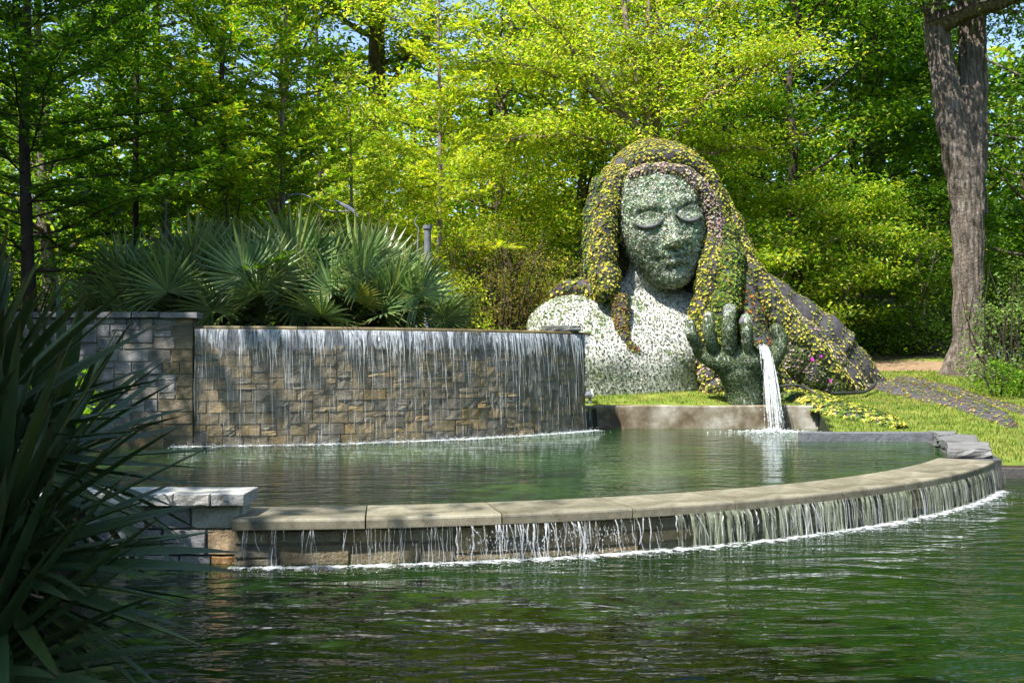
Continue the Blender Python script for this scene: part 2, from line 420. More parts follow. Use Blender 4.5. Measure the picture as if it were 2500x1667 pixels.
def stone_straight(parent, p0, u, s0, z0, w, h, depth, proud, r, mat, color, name='stone', nx=5, nz=4):
    V, Q = rock_face(w, h, depth, proud, r, nx=nx, nz=nz)
    u = np.asarray(u, float); nrm = np.array([u[1], -u[0]])
    P = np.stack([p0[0]+u[0]*(s0+V[:, 0])+nrm[0]*(-V[:, 1]), p0[1]+u[1]*(s0+V[:, 0])+nrm[1]*(-V[:, 1]), z0+V[:, 2]], -1)
    o = obj(name, P, Q, mat=mat, parent=parent, origin=P.mean(0)); o.color = (*color, 1); return o

def sweep_arc(parent, C, prof, t0, t1, mat, color, name, n=9, wob=.0, r=None):
    """prof: list of (radius, z) closed loop; swept from t0 to t1 with end faces"""
    prof = np.asarray(prof, float); k = len(prof); th = np.linspace(t0, t1, n)
    P = np.stack([C[0]+prof[None, :, 0]*np.sin(th)[:, None], C[1]-prof[None, :, 0]*np.cos(th)[:, None], np.broadcast_to(prof[None, :, 1], (n, k))], -1).copy()
    if wob and r is not None: P += r.uniform(-wob, wob, P.shape)
    V = P.reshape(-1, 3); i, j = np.meshgrid(np.arange(n-1), np.arange(k), indexing='ij'); j2 = (j+1) % k
    Q = np.stack([i*k+j, (i+1)*k+j, (i+1)*k+j2, i*k+j2], -1).reshape(-1, 4)
    cA, cB = len(V), len(V)+1
    V = np.vstack([V, P[0].mean(0), P[-1].mean(0)])
    T = [(cA, a, (a+1) % k) for a in range(k)]+[(cB, (n-1)*k+(a+1) % k, (n-1)*k+a) for a in range(k)]
    o = obj(name, V, Q, T, mat=mat, parent=parent, origin=V.mean(0)); o.color = (*color, 1); return o

def core_arc(parent, C, R0, R1, z0, z1, t0, t1, mat, n=40, name='core'):
    prof = [(R0, z0), (R0, z1), (R1, z1), (R1, z0)]
    return sweep_arc(parent, C, prof, t0, t1, mat, (1, 1, 1), name, n)

GREYS = [(.17, .175, .19), (.21, .21, .215), (.13, .135, .15), (.25, .245, .24), (.19, .175, .155)]
WETS = [(.18, .14, .078), (.20, .152, .078), (.135, .112, .072), (.23, .165, .072), (.165, .14, .10), (.28, .19, .075), (.155, .118, .06), (.17, .147, .105)]
def pick(r, pal):
    c = np.array(pal[int(r.integers(len(pal)))])*r.uniform(.86, 1.16); return tuple(c)

# waterfall wall
tA, tB = th_of_px(C2, RW, 474), th_of_px(C2, RW, 1428)
r = rng(11)
ww = thing('waterfall_wall', (*arc(C2, RW, (tA+tB)/2), 0), 'long curved wall of wet brown stone blocks behind the falling water', 'wall')
core_arc(ww, C2, RW-.62, RW-.003, -.9, 2.93, tA, tB, M['mortar_wet'])
L = (tB-tA)*RW
for s, z, w, h in ashlar(L, 2.46, .125, .085, r, hs=(1, 2, 2), wmin=3, wmax=6):
    c = pick(r, WETS)
    stone_on_arc(ww, C2, RW, tA*RW+s, .47+z, w, h, .12, .026+.02*r.random(), r, M['stone_wet'], c, nx=6, nz=5)
# its right-hand end
pe = arc(C2, RW, tB); ue = np.array([-math.sin(tB), math.cos(tB)])
for s, z, w, h in ashlar(.6, 2.46, .16, .085, r, wmin=3, wmax=4):
    stone_straight(ww, pe, ue, .03+s, .47+z, w-.02, h, .02, .03, r, M['stone_wet'], pick(r, WETS))
pxs = [474, 587, 726, 862, 987, 1103, 1208, 1364, 1429]
ths = [th_of_px(C2, RW+.06, p) for p in pxs]; ths[-1] = tB+.006
for a, b in zip(ths[:-1], ths[1:]):
    prof = [(RW+.0, 2.935), (RW+.085, 2.938), (RW+.105, 2.96), (RW+.105, 3.02), (RW+.08, 3.055), (RW+.02, 3.062), (RW-.62, 3.062), (RW-.62, 2.935)]
    sweep_arc(ww, C2, prof, a+.0005, b-.0005, M['cap_wet'], tuple(np.array((.15, .115, .045))*r.uniform(.85, 1.2)), 'cap_stone', 8)

# side wall left of the waterfall
tL = math.radians(-15)
sw = thing('side_wall', (*arc(C2, RW+.1, (tL+tA)/2), 0), 'dry grey stone block wall with rough cap, left of the waterfall', 'wall')
core_arc(sw, C2, RW-.5, RW+.097, -.9, 3.2, tL, tA-.002, M['mortar'])
L = (tA-tL)*(RW+.1)
for s, z, w, h in ashlar(L, 2.74, .13, .09, r, hs=(1, 2, 2, 2), wmin=3, wmax=7):
    near = (s+w) > L-.28
    c = pick(r, WETS[:3] if (near or z < .35) else GREYS)
    stone_on_arc(sw, C2, RW+.1, tL*(RW+.1)+s, .47+z, w, h, .12, .028+.02*r.random(), r, M['stone_wet'] if near else M['stone'], c, nx=6, nz=5)
s = 0
while s < L-.05:
    w = min(r.uniform(.45, .8), L-s+.12); w = w if L-s-w > .3 else L-s+.12
    V, Q = rock_face(w, .14, .62, .03, r, nx=6, nz=4)
    th = (tL*(RW+.1)+s+V[:, 0])/(RW+.18); rr = RW+.18-V[:, 1]
    P = np.stack([C2[0]+rr*np.sin(th), C2[1]-rr*np.cos(th), 3.205+V[:, 2]+r.uniform(-.006, .006)], -1)
    o = obj('cap_stone', P, Q, mat=M['stone'], parent=sw, origin=P.mean(0)); o.color = (*pick(r, GREYS[:3]), 1)
    s += w

# weir wall and its wide wet cap
t0w, t1w = math.radians(1.4), math.radians(56.5)
RF = RC1-.14
pw = thing('weir_wall', (*arc(C1, RF, math.radians(28)), 0), 'low curved pool wall with broad wet cap and thin overflowing water', 'wall')
core_arc(pw, C1, RF-.5, RF-.008, -.9, .395, t0w, t1w, M['mortar_wet'])
for s, z, w, h in ashlar((t1w-t0w)*RF, .48, .16, .1, r, hs=(1, 1, 2), wmin=4, wmax=9):
    stone_on_arc(pw, C1, RF, t0w*RF+s, -.09+z, w, h, .1, .028, r, M['stone_wet'], pick(r, [(.19, .165, .115), (.23, .19, .12), (.15, .135, .105), (.30, .22, .12)]))
deg = [1.4, 7.3, 13.5, 20, 25.9, 33.7, 39.5, 45.6, 50.7, 56.5]
for a, b in zip(deg[:-1], deg[1:]):
    prof = [(RC1-.93, .41), (RC1-.008, .408), (RC1, .418), (RC1-.001, .505), (RC1-.008, .524), (RC1-.022, .534), (RC1-.06, .538), (RC1-.93, .543)]
    sweep_arc(pw, C1, prof, math.radians(a)+.0006, math.radians(b)-.0006, M['cap_wet'], tuple(np.array((.25, .228, .17))*r.uniform(.85, 1.15)), 'cap_stone', 10)
# end of the weir wall
pe = arc(C1, RF, t1w); ue = np.array([-math.sin(t1w), math.cos(t1w)])
for s, z, w, h in ashlar(.9, .48, .16, .1, r, hs=(1, 2), wmin=4, wmax=6):
    stone_straight(pw, pe, ue, s, -.09+z, w, h, .02, .025, r, M['stone_wet'], pick(r, WETS))

# pier at the left end of the weir
pi = thing('stone_pier', (-4.6, 11.3, 0), 'grey granite pier with thick rough cap at left end of weir, orange stained corner', 'wall')
mb = MB(); mb.box((-7.2, 11.28, -.9), (-3.13, 11.72, .66)); mb.obj('core', M['mortar'], pi)
rows = [(-.2, .29), (.09, .30), (.39, .27)]
for z, h in rows:
    x = -7.2
    while x < -3.12:
        w = r.uniform(.28, .55)
        if -3.12-x-w < .25: w = -3.12-x
        c = pick(r, [(.33, .34, .355), (.40, .40, .40), (.28, .285, .30)])
        if x+w > -3.2: c = (.5, .48, .44) if z > .3 else ((.36, .27, .17) if z > 0 else (.36, .21, .09))  # pale top corner stone: sunlight put into its colour; orange below is stain
        stone_straight(pi, (x, 11.25), (1, 0), 0, z, w, h, .1, .05, r, M['stone'], c, nx=6, nz=5)
        if x+w > -3.2: stone_straight(pi, (-3.12, 11.28), (0, 1), 0, z, .44, h, .1, .04, r, M['stone'], c)
        x += w
x = -7.33
for w in (.6, .7, .55, .65, .62, .38, .42, .39):
    V, Q = rock_face(w, .15, .58, .04, r, mort=.008, nx=7, nz=5)
    P = np.stack([x+V[:, 0], 11.12+V[:, 1], .665+V[:, 2]], -1)
    o = obj('cap_stone', P, Q, mat=M['stone'], parent=pi, origin=P.mean(0)); o.color = (*pick(r, [(.44, .44, .44), (.5, .49, .47)]), 1); x += w

# low concrete wall below the statue
mb = MB(); prof = np.array([(26.2, -.5), (26.2, 1.10), (26.215, 1.125), (26.26, 1.132), (26.48, 1.132), (26.5, 1.12), (26.5, -.5)])
nx = 60; X = np.linspace(1.2, 8.29, nx)
P = np.stack([np.broadcast_to(X[:, None], (nx, len(prof))), np.broadcast_to(prof[None, :, 0], (nx, len(prof))), np.broadcast_to(prof[None, :, 1], (nx, len(prof)))], -1).copy()
P[:, 1:5, 2] += .008*np.sin(X*2.1)[:, None]
Q = grid_quads(nx, len(prof)); V = P.reshape(-1, 3); k = len(prof)
T = [((nx-1)*k, (nx-1)*k+i, (nx-1)*k+i+1) for i in range(1, k-1)]+[(0, i+1, i) for i in range(1, k-1)]
obj('concrete_wall', V, Q, T, M['concrete'], label='low concrete retaining wall with brown stains and painted-in tree shade at the water below the giant hand', cat='wall')

# slate kerb in the pool and the rough corner slab
def slab(name, poly, z0, z1, r, mat, color, parent=None, wob=.02, **kw):
    poly = np.asarray(poly, float); n = len(poly); pts = []
    for i in range(n):
        a, b = poly[i], poly[(i+1) % n]; m = max(1, int(np.linalg.norm(b-a)/.16))
        for k in range(m): pts.append(a+(b-a)*k/m)
    pts = np.array(pts); n = len(pts); c = pts.mean(0)
    lev = [(z0, 0), (z0+.3*(z1-z0), .01), (z0+.75*(z1-z0), .0), (z1-.012, -.006), (z1, -.03)]
    V = []
    for z, o in lev:
        d = pts-c; q = pts+d/np.linalg.norm(d, axis=1, keepdims=True)*(o+r.uniform(-wob, wob, (n, 1)))
        V.append(np.column_stack([q, np.full(n, z)+r.uniform(-.004, .004, n)]))
    V.append(np.array([[c[0], c[1], z1]])); V = np.vstack(V)
    i = np.arange(n); i2 = (i+1) % n; Q = np.vstack([np.stack([l*n+i, l*n+i2, (l+1)*n+i2, (l+1)*n+i], -1) for l in range(4)])
    T = np.stack([4*n+i, 4*n+i2, np.full(n, 5*n)], -1)
    o = obj(name, V, Q, T, mat, parent, **kw); o.color = (*color, 1); return o
slab('slate_kerb', [(6.5, 21.95), (9.4, 21.95), (9.4, 22.35), (6.5, 22.35)], .3, .715, r, M['slate'], (.14, .148, .17), wob=.004,
     label='straight dark slate kerb running into the pool at right', cat='kerb')
cs = thing('corner_slab', (8.9, 20, .3), 'rough dark stone slabs curving round the right corner of the pool', 'slab')
slab('stone', [(7.95, 17.95), (8.78, 18.0), (9.5, 19.6), (9.4, 19.75), (8.62, 19.5)], .548, .705, r, M['slate'], (.2, .2, .205), cs, wob=.025)
slab('stone', [(8.62, 19.53), (9.4, 19.8), (10.05, 21.3), (9.75, 21.55), (8.9, 20.7)], .545, .72, r, M['slate'], (.17, .172, .18), cs, wob=.025)
slab('stone', [(8.95, 20.8), (9.72, 21.58), (10.1, 22.3), (9.42, 22.4), (9.42, 21.6)], .5, .73, r, M['slate'], (.18, .18, .19), cs, wob=.025)
mb = MB()
V = np.array([(8.2, 17.6), (8.85, 17.75), (9.5, 19.7), (10.0, 21.4), (10.0, 22.3), (9.3, 22.3), (8.9, 20.6), (8.5, 19.4), (8.1, 18.0)])
slab('footing', V, -.6, .53, r, M['slate'], (.08, .08, .085), cs, wob=.01)
slab('pond_kerb', [(9.3, 19.42), (60, 19.42), (60, 19.85), (9.3, 19.85)], -.5, .19, r, M['slate'], (.09, .085, .085), wob=.004,
     label='dark kerb of the lower pond at the far right edge below the lawn', cat='kerb')
# flat stone lying on the waterfall wall
sp = W(1385, 790, 24.8)
slab('flat_stone', [(sp[0]-.55, 24.55), (sp[0]+.36, 24.95), (sp[0]+.3, 25.5), (sp[0]-.65, 25.1)], 3.07, 3.22, r, M['slate'], (.2, .2, .19), wob=.02,
     label='loose flat grey stone on the right end of the waterfall wall', cat='stone')
slab('bench_slab', [(-10.6, 19.0), (-8.6, 19.2), (-8.6, 19.75), (-10.6, 19.6)], .1, 1.0, r, M['slate'], (.3, .31, .32), wob=.01,
     label='pale grey stone ledge behind the yucca leaves', cat='ledge')
# ------------------------------------------------------------------ falling water and foam
def ribbon(P, wd, side, mb):
    """thin closed strand: three-sided section so that it has depth"""
    P = np.asarray(P, float); n = len(P); wd = np.broadcast_to(np.asarray(wd, float), (n,)); side = np.asarray(side, float)
    fw = np.array([side[1], -side[0], 0.0])
    A = P-side*wd[:, None]/2; B = P+side*wd[:, None]/2; C = P+fw*np.minimum(wd, .02)[:, None]*.6
    V = np.stack([A, C, B], 1).reshape(-1, 3); i = np.arange(n-1)
    Q = np.vstack([np.stack([i*3+a, i*3+b, (i+1)*3+b, (i+1)*3+a], -1) for a, b in ((0, 1), (1, 2), (2, 0))])
    mb.add(V, Q)
OCT_V = np.array([(1,0,0),(-1,0,0),(0,1,0),(0,-1,0),(0,0,1),(0,0,-1)], float)
OCT_T = np.array([(0,2,4),(2,1,4),(1,3,4),(3,0,4),(2,0,5),(1,2,5),(3,1,5),(0,3,5)])
def blobs(mb, P, S, r):
    P = np.asarray(P, float); S = np.asarray(S, float)
    V = (P[:, None]+OCT_V[None]*S[:, None]*r.uniform(.7, 1.3, (len(P), 6, 1))).reshape(-1, 3)
    T = (OCT_T[None]+(np.arange(len(P))*6)[:, None, None]).reshape(-1, 3); mb.add(V, T=T)

r = rng(21)
mb = MB(); mbt = MB()
nS = 300
cand = r.uniform(tA+.004, tB-.002, nS*2); cand = cand[vnoise(np.stack([cand*34, cand*0, cand*0], -1), 12)+.45*vnoise(np.stack([cand*110, cand*0, cand*0], -1), 13) > r.uniform(-1.1, .9, len(cand))]
for th in np.sort(cand):
    d = arc(C2, 1.0, th)-C2; side = np.array([math.cos(th), math.sin(th), 0])
    R0 = RW+.108; k = r.random(); big = vnoise(np.array([th*9.0, 0.3, 0]), 4)
    ln = (r.uniform(.2, .7) if k < .5 else r.uniform(.6, 1.4) if k < .84 else r.uniform(1.4, 2.4))*(1+.45*big)
    ln = min(ln, 2.45); n = 9; q = np.linspace(0, 1, n)
    z = 2.985-q*ln; fall = np.maximum(2.93-z, 0)
    out = R0+.012+.16*np.sqrt(fall/2.4)+.02*np.sin(q*5+k*6)*q
    out[0] = R0+.004
    w0 = r.uniform(.015, .11)*(1 if r.random() < .7 else .3); w1 = r.uniform(.003, .013)
    tap = np.clip((ln*q)/r.uniform(.22, .8), 0, 1)**.8
    wd = w0*(1-tap)+w1*tap; wd[-1] *= .3
    drift = r.normal(.01, .05)*q**.7+.008*np.sin(q*9+k*20)
    P = np.stack([C2[0]+out*d[0]+side[0]*drift, C2[1]+out*d[1]+side[1]*drift, z], -1)
    ribbon(P, wd, side, mb)
for th in r.uniform(tA+.002, tB, 300):          # thin threads and broken drips lower down
    d = arc(C2, 1.0, th)-C2; side = np.array([math.cos(th), math.sin(th), 0])
    z0 = r.uniform(.75, 2.6); ln = min(r.uniform(.12, .7), z0-.53); q = np.linspace(0, 1, 5); z = z0-q*ln
    out = RW+.12+.16*np.sqrt(np.maximum(2.93-z, 0)/2.4)-r.choice([0, .11])
    P = np.stack([C2[0]+out*d[0], C2[1]+out*d[1], z], -1)+r.normal(0, .004, (5, 3))
    ribbon(P, np.array([.3, 1, 1, .8, .3])*r.uniform(.004, .013), side, mb)
# veil: overlapping thin sheet just below the lip
n = 420; th = np.linspace(tA+.003, tB-.001, n)
ln = .30+.16*vnoise(np.stack([th*60, th*0, th*0], -1), 8)+.10*vnoise(np.stack([th*260, th*0, th*0], -1), 9); ln = np.clip(ln*1.25, .12, .9)
rows = np.linspace(0, 1, 6); V = []
for q in rows:
    z = 2.99-q*ln; rad = RW+.112+.1*np.sqrt(np.maximum(2.93-z, 0)/2.4)+.006*np.sin(th*500)*q
    V.append(np.stack([C2[0]+rad*np.sin(th), C2[1]-rad*np.cos(th), z], -1))
V = np.stack(V, 1); mbt.add(V.reshape(-1, 3), grid_quads(n, 6))
nf = 300; th = np.linspace(tA+.003, tB-.001, nf); V = []
for q in np.linspace(0, 1, 12):
    z = 2.97-q*2.44; rad = RW+.112+.14*math.sqrt(max(2.93-z, 0)/2.4)+.006*np.sin(th*300+q*3); V.append(np.stack([C2[0]+rad*np.sin(th), C2[1]-rad*np.cos(th), z+0*th], -1))
mbf = MB(); mbf.add(np.stack(V, 1).reshape(-1, 3), grid_quads(nf, 12))
wf = thing('waterfall', (*arc(C2, RW+.3, (tA+tB)/2), ZU), 'white curtain of water falling down the curved stone wall', 'waterfall')
mb.obj('water_strands', M['fall'], wf, kind='stuff'); mbt.obj('water_veil', M['veil'], wf, kind='stuff'); mbf.obj('water_film', M['film'], wf, kind='stuff')

def foam_band(mb, pts_fn, n, spread, size, z, r, up=.05):
    u = r.random(n); p = pts_fn(u); off = r.normal(0, spread, n)
    xy = p[:, :2]+p[:, 2:]*off[:, None]
    s = size*r.uniform(.25, 1, n)**1.5
    hop = np.abs(r.normal(0, up, n))*np.exp(-(off/spread)**2)
    blobs(mb, np.column_stack([xy, z+hop]), np.column_stack([s, s, s*r.uniform(.25, .6, n)]), r)
def arcfn(C, R, a, b):
    def f(u):
        th = a+(b-a)*u; p = arc(C, R, th); return np.column_stack([p, p-C])/np.array([1, 1, R, R])
    return f
def froth_strip(C, R, a, b, half, z, n=420):
    th = np.linspace(a, b, n); q = np.linspace(-1, 1, 13); wob = 1.15+.75*vnoise(np.stack([th*90, th*0, th*0], -1), 31)
    rad = R+half*q[None]*wob[:, None]; fall = np.maximum(0, 1-np.abs(q))**.8
    hz = z+.006+.03*fall[None]*(.5+.5*np.abs(vnoise(np.stack(np.broadcast_arrays(th[:, None]*R*9, q[None]*2, 0*rad), -1), 33)))
    V = np.stack([C[0]+rad*np.sin(th)[:, None], C[1]-rad*np.cos(th)[:, None], hz], -1).reshape(-1, 3)
    return V, grid_quads(n, 13), np.repeat(np.broadcast_to(fall, (n, 13)).reshape(-1, 1), 3, 1)
V, Q, Cc = froth_strip(C2, RW+.3, tA-.03, tB+.012, .26, ZU)
wfroth = obj('froth', V, Q, mat=M['froth'], col=Cc, smooth=True, kind='stuff', label='soft band of froth at the foot of the waterfall', cat='foam')
V, Q, Cc = froth_strip(C1, RC1+.12, t0w, t1w, .19, 0.0, 700)
obj('froth', V, Q, mat=M['froth'], col=Cc, smooth=True, kind='stuff', label='soft band of froth below the weir', cat='foam')
mb = MB(); foam_band(mb, arcfn(C2, RW+.27, tA-.03, tB+.01), 3200, .08, .013, ZU+.004, r, .045)
foam_band(mb, arcfn(C2, RW+.36, tA-.03, tB+.01), 900, .16, .016, ZU+.003, r, .05)
mb.obj('foam', M['foam'], kind='stuff', label='line of white foam along the foot of the waterfall', cat='foam')

# weir streams
mb = MB(); mbs = MB()
def fall_from(Cc, R, th, z0, z1, out, w0, w1, mb, lean=0., n=7, wig=.01):
    d = arc(Cc, 1.0, th)-Cc; side = np.array([math.cos(th), math.sin(th), 0]); q = np.linspace(0, 1, n)
    rad = R+out*np.sqrt(q); k = r.uniform(0, 6)
    sd = lean*q**.8+wig*np.sin(q*7+k)*q
    P = np.stack([Cc[0]+rad*d[0]+side[0]*sd, Cc[1]+rad*d[1]+side[1]*sd, z0+(z1-z0)*q], -1)
    ribbon(P, w0+(w1-w0)*q, side, mb)
def thw(px): return th_of_px(C1, RC1, px)
for px in (596, 612, 672, 752, 760, 890, 945, 968, 985, 1052, 1060, 1125, 1150):
    for ln in (-1, 1):
        if r.random() < .62: fall_from(C1, RC1-.005, thw(px+r.normal(0, 5)), .41, .0 if r.random() < .7 else r.uniform(.05, .2), .09, .004, r.uniform(.004, .014), mb, ln*r.uniform(.005, .07), wig=.015)
for px in np.concatenate([r.normal(1240, 60, 26), r.normal(1400, 45, 16), r.uniform(1500, 1760, 9), r.uniform(1760, 2000, 12)]):
    z1 = 0 if r.random() < .65 else r.uniform(.1, .28)
    fall_from(C1, RC1-.005, thw(px), .41, z1, .1, r.uniform(.005, .02), r.uniform(.005, .016), mb, r.normal(0, .06), wig=.02)
P = []
for px in r.uniform(1140, 1520, 420):
    th = thw(px); p = arc(C1, RC1+r.uniform(0, .12), th); P.append((*p, r.uniform(.02, .36)))
blobs(mb, P, r.uniform(.003, .009, (len(P), 1))*np.array([[1, 1, 2.2]]), r)
for px in np.concatenate([r.uniform(1650, 2000, 50), r.uniform(2000, 2446, 110)]):
    fall_from(C1, RC1-.003, thw(px), .425, .0, .07, r.uniform(.015, .09), r.uniform(.008, .045), mbs, r.normal(0, .03))
for px in r.uniform(1880, 2446, 70):
    fall_from(C1, RC1, thw(px), .425, .0, .08, .006, r.uniform(.004, .012), mb, r.normal(0, .03))
for px in r.uniform(590, 2440, 190):
    z0 = .41 if r.random() < .5 else r.uniform(.15, .36); fall_from(C1, RC1-.005, thw(px), z0, max(0, z0-r.uniform(.08, .4)), .07, .003, r.uniform(.002, .007), mb, r.normal(0, .02), n=5)
ws = thing('weir_streams', (*arc(C1, RC1, .5), 0), 'thin streams of water dripping off the broad weir cap', 'water stream')
mb.obj('water_threads', M['fall'], ws, kind='stuff'); mbs.obj('water_sheets', M['fall_thin'], ws, kind='stuff')
mb = MB(); foam_band(mb, arcfn(C1, RC1+.12, t0w, t1w), 2600, .05, .008, .003, r, .015)
foam_band(mb, arcfn(C1, RC1+.22, t0w, t1w), 1600, .13, .009, .002, r, .02)
mb.obj('foam', M['foam'], kind='stuff', label='thin line of white foam at the foot of the weir wall', cat='foam')

# jet pouring from the hand
mb = MB(); J0, J1 = W(1862, 842, 26.15), W(1893, 1052, 25.0)
for k in range(90):
    a, b = r.normal(0, 1, 2); q = np.linspace(0, 1, 12)
    top = J0+np.array([r.uniform(-.12, .12), r.uniform(-.05, .1), r.normal(0, .02)])
    bot = J1+np.array([np.clip(a, -1.8, 1.8)*.14, b*.10, -.12])
    e = q[:, None]
    P = top*(1-e)+bot*e; P[:, 2] = top[2]+(bot[2]-top[2])*(q**1.55)
    P[:, 0] = top[0]+(bot[0]-top[0])*q**.8; P[:, 1] = top[1]+(bot[1]-top[1])*q**.8
    P += .012*np.sin(q*14+r.uniform(0, 6))[:, None]*np.array([1, .4, 0])*q[:, None]
    i0 = r.integers(0, 6); i1 = min(12, i0+r.integers(4, 12))
    if i1-i0 > 2: ribbon(P[i0:i1], r.uniform(.012, .045)*np.sin(np.linspace(.35, 2.9, i1-i0)), np.array([1, 0, 0]), mb)
P = []
for k in range(420):
    q = r.random()**.6; p = J0*(1-q**.8)+J1*q**.8; p[2] = J0[2]+(J1[2]-J0[2])*q**1.55
    P.append(p+r.normal(0, 1, 3)*np.array([.15, .1, .03])*q)
blobs(mb, P, r.uniform(.006, .02, (len(P), 1))*np.array([[1, 1, 1.8]]), r)
mb.obj('water_jet', M['jet'], label='white jet of water pouring from the giant cupped hand', cat='water jet', kind='stuff')
mb = MB(); n = 900
ang = r.uniform(0, 6.28, n); rad = np.abs(r.normal(0, .42, n))
P = np.column_stack([J1[0]+rad*np.cos(ang)*1.3, J1[1]+rad*np.sin(ang)*.8, ZU+np.abs(r.normal(0, .05, n))*np.exp(-rad*2)])
s = r.uniform(.008, .03, n); blobs(mb, P, np.column_stack([s, s, s*.4]), r)
mb.obj('foam', M['foam'], kind='stuff', label='patch of white foam where the water jet hits the pool', cat='foam')

# ------------------------------------------------------------------ foliage helpers
def leaf_quads(P, D, Nn, L, Wd, fold=.2):
    side = norm(np.cross(D, Nn)); Nn = np.cross(side, D)
    L = L[:, None]; Wd = Wd[:, None]
    v0 = P; v1 = P+D*L*.45+side*Wd*.5+Nn*Wd*fold; v2 = P+D*L-Nn*L*.12; v3 = P+D*L*.45-side*Wd*.5+Nn*Wd*fold
    V = np.stack([v0, v1, v2, v3], 1).reshape(-1, 3)
    return V, np.arange(len(V)).reshape(-1, 4)
def rand_unit(r, n):
    v = r.normal(size=(n, 3)); return norm(v)
def tints(r, n, pal, var=.18):
    pal = np.asarray(pal, float); c = pal[r.integers(len(pal), size=n)]
    return np.clip(c*(1+r.normal(0, var, (n, 1)))*(1+r.normal(0, var*.4, (n, 3))), .004, 1)
def leaf_cloud(mb, Cn, per, sh, sv, size, r, pal, flatness=.6, aspect=.5, droop=.25):
    Cn = np.asarray(Cn, float); n = len(Cn)*per
    c = np.repeat(Cn, per, 0); tone = np.repeat(1+r.normal(0, .16, (len(Cn), 1)), per, 0)
    P = c+r.normal(0, 1, (n, 3))*np.array([sh, sh, sv])
    az = r.uniform(0, 6.283, n); D = np.column_stack([np.cos(az), np.sin(az), r.normal(-droop, .35, n)]); D = norm(D)
    Nn = norm(np.array([0, 0, 1.0])*flatness+rand_unit(r, n)*(1-flatness)+np.array([0.12, -.2, 0]))
    s = size*r.uniform(.6, 1.3, n)
    V, Q = leaf_quads(P, D, Nn, s, s*aspect); mb.add(V, Q, col=np.repeat(tints(r, n, pal)*tone, 4, 0))

def limb(p, d, L, r, n=7, up=.25, wob=.12):
    P = [np.array(p, float)]; d = np.array(d, float)
    for i in range(n-1):
        d = d+r.normal(0, wob, 3)+np.array([0, 0, up/n]); d /= np.linalg.norm(d); P.append(P[-1]+d*L/(n-1))
    return np.array(P), d

YG = [(.33, .41, .02), (.45, .49, .03), (.24, .36, .015), (.58, .58, .09), (.28, .40, .02)]
MG = [(.11, .24, .012), (.16, .30, .015), (.08, .18, .010), (.21, .34, .018)]
DG = [(.045, .11, .010), (.06, .14, .012), (.035, .08, .008), (.09, .18, .014)]

def broadleaf(name, base, H, rad, r, label, cat='tree', trunk_r=.25, z_lo=.25, nb=22, per=46, size=.2, pal=YG, lean=(0, 0), bark='bark', stems=1, group=None, sh=.55, sv=.2, sub=5, flat=.6, up=.3, droop=.25, shape='dome'):
    """a broad-leaved tree: trunk(s) with limbs and twigs in one mesh, leaves in another"""
    root = thing(name, base, label, cat, group)
    if group and group.startswith('woodland'): H *= 1.28; nb = int(nb*1.25); size *= 1.16
    base = np.asarray(base, float); wood = MB(); lv = MB(); cents = []
    for s in range(stems):
        a0 = r.uniform(0, 6.28); tilt = 0 if stems == 1 else r.uniform(.12, .3)
        top = base+np.array([lean[0]*H+math.cos(a0)*tilt*H, lean[1]*H+math.sin(a0)*tilt*H, H*r.uniform(.88, 1.0) if stems > 1 else H])
        m = 10; q = np.linspace(0, 1, m)[:, None]; P = base*(1-q)+top*q
        P[1:] += r.normal(0, .012*H, (m-1, 3))*np.array([1, 1, .1])
        tr = trunk_r/(stems**.5)
        R = tr*(1-.86*q[:, 0]**.9); R[0] *= 1.45
        V, Q = tube(spline(P, 24), np.interp(np.linspace(0, 1, 24), q[:, 0], R), 10); wood.add(V, Q)
        for k in range(max(3, nb//stems)):
            h = z_lo+(1-z_lo)*((k+r.random())/max(3, nb//stems)); i = h*(m-1); i0 = min(int(i), m-2); p = P[i0]+(P[i0+1]-P[i0])*(i-i0)
            az = k*2.4+r.uniform(-.5, .5)+s
            w = math.sin(math.pi*min(1, max(.12, (h-z_lo)/(1-z_lo)*.8+.22)))if shape == 'dome' else 1.05-h
            Lb = rad*max(.25, w)*r.uniform(.75, 1.15)
            d = np.array([math.cos(az), math.sin(az), r.uniform(.1, .55)+.3*h]); d /= np.linalg.norm(d)
            B, de = limb(p, d, Lb, r, up=up); rb = max(.012, R[i0]*.42)
            V, Q = tube(B, np.linspace(rb, .012, len(B)), 6); wood.add(V, Q)
            for j in range(sub):
                f = r.uniform(.3, 1.0); ii = f*(len(B)-1); b0 = min(int(ii), len(B)-2); pb = B[b0]+(B[b0+1]-B[b0])*(ii-b0)
                dd = norm(B[b0+1]-B[b0]); sdv = np.cross(dd, [0, 0, 1]); sdv = sdv/max(1e-6, np.linalg.norm(sdv))*r.choice([-1, 1])
                d2 = norm(dd*.6+sdv*r.uniform(.4, 1)+np.array([0, 0, r.uniform(-.1, .3)]))
                B2, _ = limb(pb, d2, Lb*r.uniform(.25, .5)*(1.15-f*.5), r, 5, up*.5)
                V, Q = tube(B2, np.linspace(max(.008, rb*.35), .006, 5), 4); wood.add(V, Q)
                cents += [B2[2], B2[3], B2[4]]
            cents += [B[-1], B[-2], B[-3]]
    leaf_cloud(lv, cents, per, sh, sv, size, r, pal, flat, droop=droop)
    wood.obj('trunk', M[bark], root, smooth=True); lv.obj('crown', M['leaf'], root)
    return root

